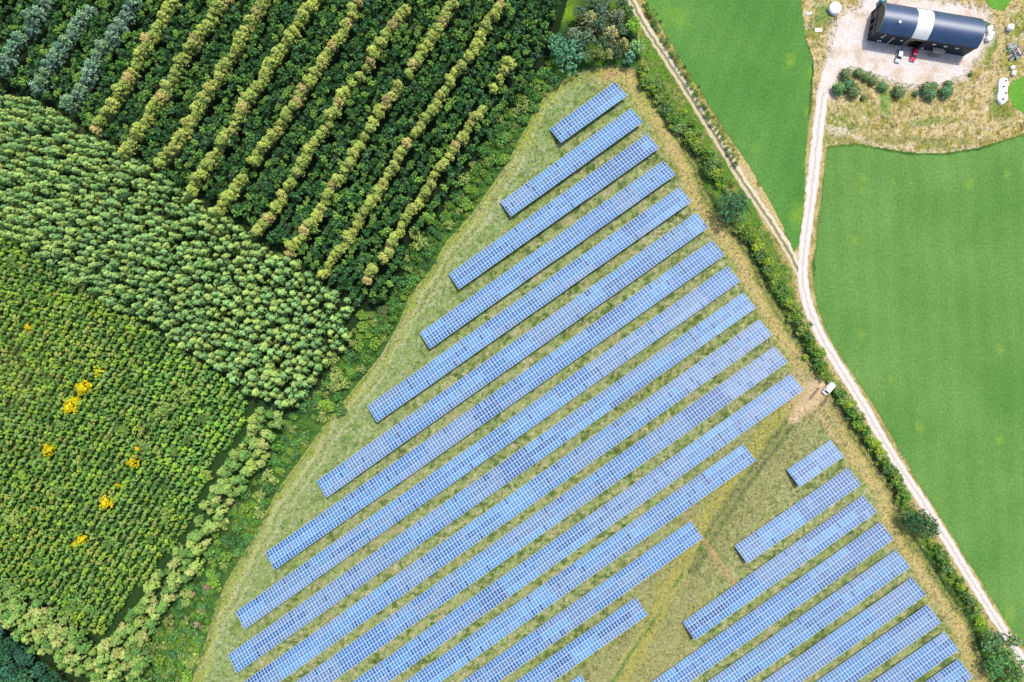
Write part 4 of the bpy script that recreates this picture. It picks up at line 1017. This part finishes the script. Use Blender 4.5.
def car(name, loc, rz, L_, Wd, Ht, paint, label, van=False):
    root = thing(name, loc, rz, label, 'van' if van else 'car'); h = L_ / 2; w_ = Wd / 2; bl = Ht * (.5 if van else .58)
    body = loft([(-h, ring(w_ * .86, .38, bl * .92)), (-h + .15, ring(w_ * .97, .28, bl)), (-h * .4, ring(w_, .25, bl + .02)), (h * .35, ring(w_, .25, bl)), (h - .45, ring(w_ * .96, .28, bl * .86)), (h - .08, ring(w_ * .86, .32, bl * .7)), (h, ring(w_ * .76, .38, bl * .6))])
    body.obj('body', paint, root, smooth=True)
    if van: cab = [(-h + .04, .95, bl - .05), (-h + .12, .95, Ht * .98), (h * .35, .95, Ht), (h * .52, .9, Ht * .93), (h * .78, .84, bl - .04)]
    else: cab = [(-h + .25, .86, bl - .05), (-h + .75, .82, Ht * .95), (-.1, .8, Ht), (h * .18, .8, Ht * .96), (h * .5, .84, bl - .04)]
    def crs(wf, zt): return [(-w_ * .94, bl - .08), (w_ * .94, bl - .08), (w_ * wf * .9, zt - .06), (w_ * wf * .78, zt), (-w_ * wf * .78, zt), (-w_ * wf * .9, zt - .06)]
    gh = loft([(x, crs(wf, max(zt, bl))) for x, wf, zt in cab]); gh.obj('cabin', paint if van else M_glass, root, smooth=False)
    if not van:      # painted roof skin, pillars show as glass between
        rf = MB(); (xa, wa, za), (xb, wb, zb), (xc, wc, zc) = cab[1], cab[2], cab[3]
        vs = []
        for x, wf, z in ((xa, wa, za), (xb, wb, zb), (xc, wc, zc)): vs += [(x, -w_ * wf * .8, z + .012), (x, w_ * wf * .8, z + .012)]
        rf.add(vs, [(0, 2, 3, 1), (2, 4, 5, 3)]); rf.add([(v[0], v[1], v[2] + .02) for v in vs], [(0, 1, 3, 2), (2, 3, 5, 4)])
        rf.obj('roof', paint, root)
    else:
        x0, w0, z0 = cab[3]; x1, w1, z1 = cab[4]; g = MB()
        def lerp(t): return x0 + (x1 - x0) * t, z0 + (z1 - z0) * t
        (xa, za), (xb, zb) = lerp(.12), lerp(.8)
        g.add([(xa + .03, -w_ * .68, za + .03), (xa + .03, w_ * .68, za + .03), (xb + .03, w_ * .8, zb + .03), (xb + .03, -w_ * .8, zb + .03)], [(0, 3, 2, 1)]); g.obj('windscreen', M_glass, root)
        for sgn in (-1, 1):
            g = MB(); g.add([(h * .1, sgn * w_ * .955, Ht * .58), (h * .5, sgn * w_ * .955, Ht * .58), (h * .4, sgn * w_ * .9, Ht * .86), (h * .1, sgn * w_ * .9, Ht * .86)], [(0, 1, 2, 3)]); g.obj('side_window', M_glass, root)
    wm = MB(); wm.lathe([(.31, -.1), (.33, -.07), (.33, .07), (.31, .1)], 14, axis='Y'); tm = wm.mesh('tyre', M_tyre)
    rm = MB(); rm.lathe([(.19, -.11), (.2, 0), (.19, .11)], 12, axis='Y'); rmm = rm.mesh('rim', M_rimw)
    for sx in (-h * .6, h * .62):
        for sy in (-1, 1):
            o = link('wheel', tm, root); o.location = (sx, sy * (w_ - .08), .33); link('rim', rmm, o)
    for sy in (-1, 1):
        b_ = MB(); b_.box((h - .12, sy * w_ * .6, bl * .72), (.14, .34, .14), bev=.03); b_.obj('headlight', M_lamp, root)
        b_ = MB(); b_.box((-h + .05, sy * w_ * .66, bl * .85), (.1, .22, .3), bev=.03); b_.obj('tail_light', M_tail, root)
        b_ = MB(); b_.box((h * .38, sy * (w_ + .1), bl + .06), (.12, .2, .14), bev=.03); b_.obj('wing_mirror', M_glass if not van else paint, root)
    return root
def wang(a, b): p, q = W(*a), W(*b); return math.atan2(q[1] - p[1], q[0] - p[0])
p = W(913, 55.5); car('parked_car', p, wang((914.5,50),(911.5,61)), 4.3, 1.8, 1.5, M_red, 'red car parked in front of the pale bay of the barn')
p = W(898, 57); car('parked_car', p, wang((899.5,51),(896.5,62)), 4.2, 1.8, 1.5, M_silver, 'silver white car parked left of the red car in the farmyard')
p = W(827.5, 388.3); car('parked_van', p, wang((832,383),(824,392)), 4.3, 1.85, 1.95, M_white, 'white van parked at the gate of the solar field', van=True)

# ------------------------------------------------------------------ barn
M_clad = simple('black_cladding', (.012, .014, .022), .45, noise=.2, scale=.6)
m, t, b = mat('blue_roof_sheet'); N = t.nodes.new; L = t.links.new
tc = N('ShaderNodeTexCoord'); wv = N('ShaderNodeTexWave'); wv.inputs['Scale'].default_value = 1.6; L(tc.outputs['Object'], wv.inputs[0])
bp = N('ShaderNodeBump'); bp.inputs['Strength'].default_value = .25; bp.inputs['Distance'].default_value = .06; L(wv.outputs[0], bp.inputs['Height']); L(bp.outputs[0], b.inputs['Normal'])
n = N('ShaderNodeTexNoise'); n.inputs['Scale'].default_value = .35; n.inputs['Detail'].default_value = 6; L(tc.outputs['Object'], n.inputs[0])
cr = N('ShaderNodeValToRGB'); L(n.outputs[0], cr.inputs[0]); cr.color_ramp.elements[0].position = .3; cr.color_ramp.elements[1].position = .7
cr.color_ramp.elements[0].color = A(52, 80, 122) + (1,); cr.color_ramp.elements[1].color = A(64, 94, 138) + (1,); L(cr.outputs[0], b.inputs['Base Color'])
b.inputs['Roughness'].default_value = .38; M_roof = m
M_cream = simple('cream_roof_sheet', A(252, 250, 244, 2.1), .5, noise=.06, scale=.5); M_timber = simple('timber_boarding', A(196, 172, 140), .8, noise=.2, scale=1)
M_dark = simple('dark_interior', (.01, .01, .01), .9); M_grit = simple('concrete', A(214, 206, 192), .9, noise=.12); M_green = simple('mossy_trim', (.09, .12, .07), .8)
ctr = W(917.3, 34.3); barn = thing('barn', (ctr[0], ctr[1], 0), R(-9.35), 'long dark blue curved-roof barn with a cream bay across the middle', 'barn')
LX, WY, EH, RISE = 15.75, 4.5, 6.0, 2.5; BX0, BX1 = -4.8, .1
def arc(u_): return EH + RISE * (1 - min(1, abs(u_)) ** 2.5)      # u in -1..1
def roof_piece(x0, x1, m_, over=.18, name='roof'):
    mb = MB(); nseg = 18; nx = max(2, int((x1 - x0) / .6)); vs = []
    for i in range(nx + 1):
        x = x0 + (x1 - x0) * i / nx
        for k in range(nseg + 1):
            u_ = -1 + 2 * k / nseg; y = u_ * (WY + over); vs.append((x, y, arc(u_) + .12))
    nb = len(vs); vs += [(x, y, z - .1) for x, y, z in vs]; fs = []
    for i in range(nx):
        for k in range(nseg):
            a = i * (nseg + 1) + k; q = (a, a + nseg + 1, a + nseg + 2, a + 1); fs += [q, tuple(nb + v for v in q[::-1])]
    for k in range(nseg):
        a = k; fs.append((a, a + 1, nb + a + 1, nb + a)); a = nx * (nseg + 1) + k; fs.append((a + 1, a, nb + a, nb + a + 1))
    for i in range(nx):
        a = i * (nseg + 1); c_ = a + nseg + 1; fs.append((c_, a, nb + a, nb + c_)); a += nseg; c_ += nseg; fs.append((a, c_, nb + c_, nb + a))
    mb.add(vs, fs); return mb.obj(name, m_, barn, smooth=False)
r1 = roof_piece(-LX + .5, BX0, M_roof); r2 = roof_piece(BX1, LX + .25, M_roof); r3 = roof_piece(BX0 + .003, BX1 - .003, M_cream); r3['label'] = 'cream translucent roof bay'
# walls
def wall(x0, x1, m_, name='wall'):
    mb = MB(); n = int((x1 - x0) / .5)
    for s_ in (-1, 1):
        mb.box(((x0 + x1) / 2, s_ * WY, EH / 2), (x1 - x0, .12, EH + .1))
        for i in range(n): mb.box((x0 + (i + .5) * (x1 - x0) / n, s_ * (WY + .08), EH / 2), (.06, .05, EH - .1))
    return mb.obj(name, m_, barn)
wall(-LX, BX0, M_clad); wall(BX1, LX, M_clad)
mb = MB(); mb.box(((BX0 + BX1) / 2, WY, EH / 2), (BX1 - BX0 - .01, .12, EH)); mb.obj('bay_back_wall', M_timber, barn)
mb = MB(); mb.box(((BX0 + BX1) / 2, -WY + .3, 5.3), (BX1 - BX0 - .01, .12, 2.3)); mb.box((BX0 + 1.1, -WY + .3, 2.1), (2.1, .12, 4.1)); o = mb.obj('bay_front_boarding', M_timber, barn)
mb = MB(); mb.box(((BX0 + BX1) / 2, -WY + .22, 5.9), (BX1 - BX0 - .6, .08, .3)); mb.obj('door_rail', M_post, barn)
mb = MB(); mb.box((BX1 - 1.5, -WY - .2, .06), (3.4, 2.4, .12)); mb.box((BX0 + 1.2, -WY - .9, .35), (1.5, .8, .7)); mb.obj('door_step', M_grit, barn)
mb = MB(); mb.box((BX0 + 1.7, -WY + .14, 2.4), (1.0, .2, 2.1)); mb.obj('window', M_dark, barn)
mb = MB()
for sgn, m_ in ((1, 0),):
    n = 14; vs = [(LX, -WY, 0), (LX, WY, 0)] + [(LX, WY * (1 - 2 * k / n), arc(1 - 2 * k / n)) for k in range(n + 1)]
    mb.add(vs, [tuple(range(len(vs)))]); mb.add([(x - .12, y, z) for x, y, z in vs], [tuple(range(len(vs) - 1, -1, -1))])
mb.obj('gable_wall', M_clad, barn)
# left gable: partly open, with timber posts, recessed behind the roof edge
mb = MB(); vs = [(-LX + .3, -WY, 3.4), (-LX + .3, WY, 3.4)] + [(-LX + .3, WY * (1 - 2 * k / 14), arc(1 - 2 * k / 14)) for k in range(15)]
mb.add(vs, [tuple(range(len(vs) - 1, -1, -1))]); mb.add([(x + .12, y, z) for x, y, z in vs], [tuple(range(len(vs)))])
mb.box((-LX + .36, 3.2, 1.7), (.12, 2.6, 3.4)); mb.box((-LX + .36, -3.6, 1.7), (.12, 1.8, 3.4)); mb.obj('gable_wall', M_clad, barn)
mb = MB()
for y in (-2.7, -.4, 1.9): mb.box((-LX + .1, y, 1.8), (.22, .22, 3.6))
mb.box((-LX + .1, 0, 3.55), (.2, 8.6, .25)); mb.obj('gable_post', M_post, barn)
mb = MB()
for k in range(20):
    u0, u1 = -1 + k / 10, -1 + (k + 1) / 10; mb.tube((-LX + .42, u0 * WY, arc(u0) + .15), (-LX + .42, u1 * WY, arc(u1) + .15), .16, n=5)
mb.obj('barge_board', M_green, barn)
mb = MB(); mb.box((0, 0, .06), (LX * 2 - .5, WY * 2 - .3, .12)); mb.obj('floor', simple('darkened_floor', (.05, .045, .04), .95), barn)  # floor colour carries the darkness of the barn's inside
for x, z, w_, h_ in ((3.6, 4.3, .9, .7), (7.2, 4.2, .9, .7), (10.9, 4.2, .9, .7), (-12.6, 3.6, .7, .6), (-12.2, 1.1, 1.2, .5), (1.8, 1.0, .6, .6), (8.8, 1.0, .5, .8), (-6.3, 3.4, .7, .7)):
    f = MB(); f.box((x, -WY - .13, z), (w_, .1, h_)); f = f.obj('window', M_white, barn); g = MB(); g.box((x, -WY - .185, z), (w_ * .45, .02, h_ * .45)); g.obj('pane', M_glass, f)
for x, z0, z1 in ((-9.3, .6, 4.6), (-12.4, 4.0, 5.6)):
    f = MB(); f.tube((x, -WY - .16, z0), (x, -WY - .16, z1), .1, n=6); f.obj('drainpipe', M_white, barn)
f = MB(); f.lathe([(.28, 0), (.28, .4), (.4, .45), (.1, .65)], 10, c=(-10.3, -1.8, arc(.4) + .1)); f.obj('roof_vent', M_white, barn)
f = MB()
for y, x0, x1 in ((-WY - .27, -LX, BX0), (-WY - .27, BX1, LX), (WY + .27, -LX, LX)): f.tube((x0, y, EH - .02), (x1, y, EH - .02), .09, n=6)
f.obj('gutter', M_dark, barn)
porch = MB(); porch.box((6.1, -WY - .95, 2.5), (3.4, 1.7, .1)); porch.box((6.1, -WY - .95, 2.62), (3.3, 1.6, .05)); porch.obj('porch_roof', M_grit, barn)
for x in (4.6, 7.6): f = MB(); f.box((x, -WY - 1.65, 1.22), (.14, .14, 2.44)); f.obj('porch_post', M_post, barn)
f = MB(); f.box((6.1, -WY - .1, 1.05), (1.0, .08, 2.1)); f.obj('door', M_dark, barn)

# ------------------------------------------------------------------ farm clutter
M_poly = simple('white_plastic_wrap', (.8, .8, .8), .35, noise=.05, scale=2, bump=.2)
def tank():
    p = W(836, 7.2, 1.5); r = thing('water_tank', (p[0], p[1], 0), 0, 'round white tank on the grass at the top left of the farmyard', 'tank')
    mb = MB(); mb.lathe([(1.75, 0), (1.85, .1), (1.85, 1.3), (1.75, 1.4), (1.2, 1.6), (.5, 1.72), (.42, 1.72)], 28); mb.obj('tank_body', M_poly, r, smooth=True)
    mb = MB(); mb.lathe([(.42, 1.7), (.42, 1.88), (.36, 1.92)], 14); mb.obj('lid', M_poly, r)
    mb = MB(); mb.tube((.2, -1.8, .4), (.2, -2.3, .4), .08, n=6); mb.obj('outlet_pipe', M_white, r)
tank()
def bale(x, y, r_, l, rz, label, group=None):
    p = W(x, y, r_); o = thing('wrapped_bale', (p[0], p[1], 0), rz, label, 'bale', group)
    mb = MB(); prof = [(r_ * .8, -l / 2), (r_ * .96, -l / 2 + .06), (r_, -l / 4), (r_ * 1.01, 0), (r_, l / 4), (r_ * .96, l / 2 - .06), (r_ * .8, l / 2)]
    mb.lathe(prof, 18, c=(0, 0, r_), axis='X'); mb.obj('wrapping', M_poly, o, smooth=True)
    mb = MB(); mb.lathe([(r_ * .75, 0), (r_ * .4, .03), (.05, .035)], 14, c=(l / 2 - .01, 0, r_), axis='X'); mb.obj('bale_end', M_poly, o)
G = 'white wrapped bales beside the barn end'
bale(989, 29, .75, 1.5, .3, 'topmost white wrapped bale by the right end of the barn', G); bale(990.5, 34, .8, 1.7, .2, 'middle white wrapped bale by the right end of the barn', G); bale(988.5, 38.5, .8, 1.6, .3, 'lowest white wrapped bale by the right end of the barn', G)
bale(1010.3, 27.5, .95, 1.6, 1.3, 'white wrapped bale standing alone in the grass right of the barn'); bale(1012.5, 67.5, .55, 1.1, .4, 'small white bale just below the scrap pile, upper of two'); bale(1013.8, 73, .6, 1.3, 1.3, 'small white bale at the corner of the small lawn, lower of two')
# long white sheeted clamp
p0 = W(1003.3, 91, .7); hp = thing('sheeted_clamp', (p0[0], p0[1], 0), wang((1002.6,104),(1004.6,77)), 'long white plastic-sheeted heap beside the small lawn', 'heap')
outl = [(-4.3, .3), (-3.6, 1.1), (-2.6, 1.75), (-1.4, 1.7), (0, 1.45), (1.6, 1.6), (2.8, 1.55), (3.7, 1.4), (4.2, .9)]; rg = []
rr = random.Random(8)
for x, hw in outl:
    hh = 1.3 * min(1, hw / 1.3) + rr.uniform(-.1, .1)
    rg.append((x, [(-hw, 0), (hw, 0), (hw * .93, hh * .5), (hw * .6, hh * .88), (hw * .2, hh + rr.uniform(-.05, .08)), (-hw * .25, hh + rr.uniform(-.08, .08)), (-hw * .65, hh * .85), (-hw * .94, hh * .45)]))
mb = loft(rg); mb.obj('sheet', M_poly, hp, smooth=True)
tm = MB(); tm.lathe([(.16, -.1), (.33, -.08), (.33, .08), (.16, .1)], 12); tme = tm.mesh('weight_tyre', M_tyre)
for x, y in ((-2.8, .3), (-.9, -.4), (1.2, .35), (3.1, -.2)): o = link('weight_tyre', tme, hp); o.location = (x, y, 1.42)
# scrap and pallets
cols = [simple('scrap_teal', A(120, 160, 150), .5), simple('scrap_magenta', A(190, 110, 160), .5), simple('scrap_dark', A(70, 66, 90), .6), simple('scrap_grey', A(196, 200, 206), .5), simple('scrap_green', A(110, 146, 112), .6)]
p0 = W(1013, 52); sp = thing('scrap_pile', (p0[0], p0[1], 0), R(28), 'heap of grey, teal and magenta scrap boards and frames in the grass', 'scrap heap')
rr = random.Random(5)
for i in range(22):
    mb = MB(); l = rr.uniform(1.2, 3.4); mb.box((0, 0, 0), (l, rr.uniform(.25, .6), rr.uniform(.06, .2)))
    o = mb.obj('board', cols[(0, 3, 2, 4, 1, 3, 2, 0)[i % 8]], sp); o.location = (rr.uniform(-1.9, 1.9), rr.uniform(-2.3, 2.3), .15 + i * .035); o.rotation_euler = (rr.uniform(-.08, .08), rr.uniform(-.08, .08), rr.choice((0, 0, .15, 1.5, -.2)))
for x, y, l, lab in ((818.2, 30.2, 1.1, 'pale crumpled sheeting lying west of the farmyard below the tank'), (809, 13.5, .8, 'small white sheet scrap at the edge of the green crop'), (834.5,14.6,1.0,'small white trough just below the round tank')):
    p = W(x, y); r_ = thing('ground_sheet' if 'sheet' in lab else 'trough', p, .1, lab, 'sheet' if 'sheet' in lab else 'trough')
    if 'trough' in lab:
        mb = MB(); mb.box((0, 0, .05), (1.3, .7, .1)); [mb.box((0, s_ * .33, .3), (1.3, .05, .5)) for s_ in (-1, 1)]; [mb.box((s_ * .63, 0, .3), (.05, .6, .5)) for s_ in (-1, 1)]; mb.obj('basin', M_white, r_)
    else:
        g = MB(); rr = random.Random(int(x)); n = 8; vs = [((i / n - .5) * l * 2, (j / n - .5) * l * .9 + rr.uniform(-.15, .15), .06 + rr.uniform(0, .3)) for i in range(n + 1) for j in range(n + 1)]
        g.add(vs, [(i * (n + 1) + j, (i + 1) * (n + 1) + j, (i + 1) * (n + 1) + j + 1, i * (n + 1) + j + 1) for i in range(n) for j in range(n)]); g.obj('sheeting', M_poly, r_)
p = W(835.5, 18); bx = thing('crate', p, 0, 'small orange crate beside the trough', 'crate'); mb = MB()
mo = simple('orange_plastic', A(240, 190, 70), .5); mb.box((0, 0, .04), (.8, .6, .08)); [mb.box((0, s_ * .28, .25), (.8, .04, .4)) for s_ in (-1, 1)]; [mb.box((s_ * .38, 0, .25), (.04, .52, .4)) for s_ in (-1, 1)]; mb.obj('crate_body', mo, bx)
p = W(884, 0.5, 2.2); tk = thing('oil_tank', (p[0], p[1], 0), R(-9), 'teal tank behind the far left corner of the barn', 'tank')
mb = MB(); mb.lathe([(.2, -1.1), (.8, -1.0), (.95, -.8), (.95, .8), (.8, 1.0), (.2, 1.1)], 16, c=(0, 0, 1.3), axis='X'); mb.obj('tank_body', simple('teal_paint', A(60, 128, 150), .4), tk, smooth=True)
mb = MB(); [mb.box((s_ * .6, 0, .25), (.2, 1.4, .5)) for s_ in (-1, 1)]; mb.obj('cradle', M_steel, tk)
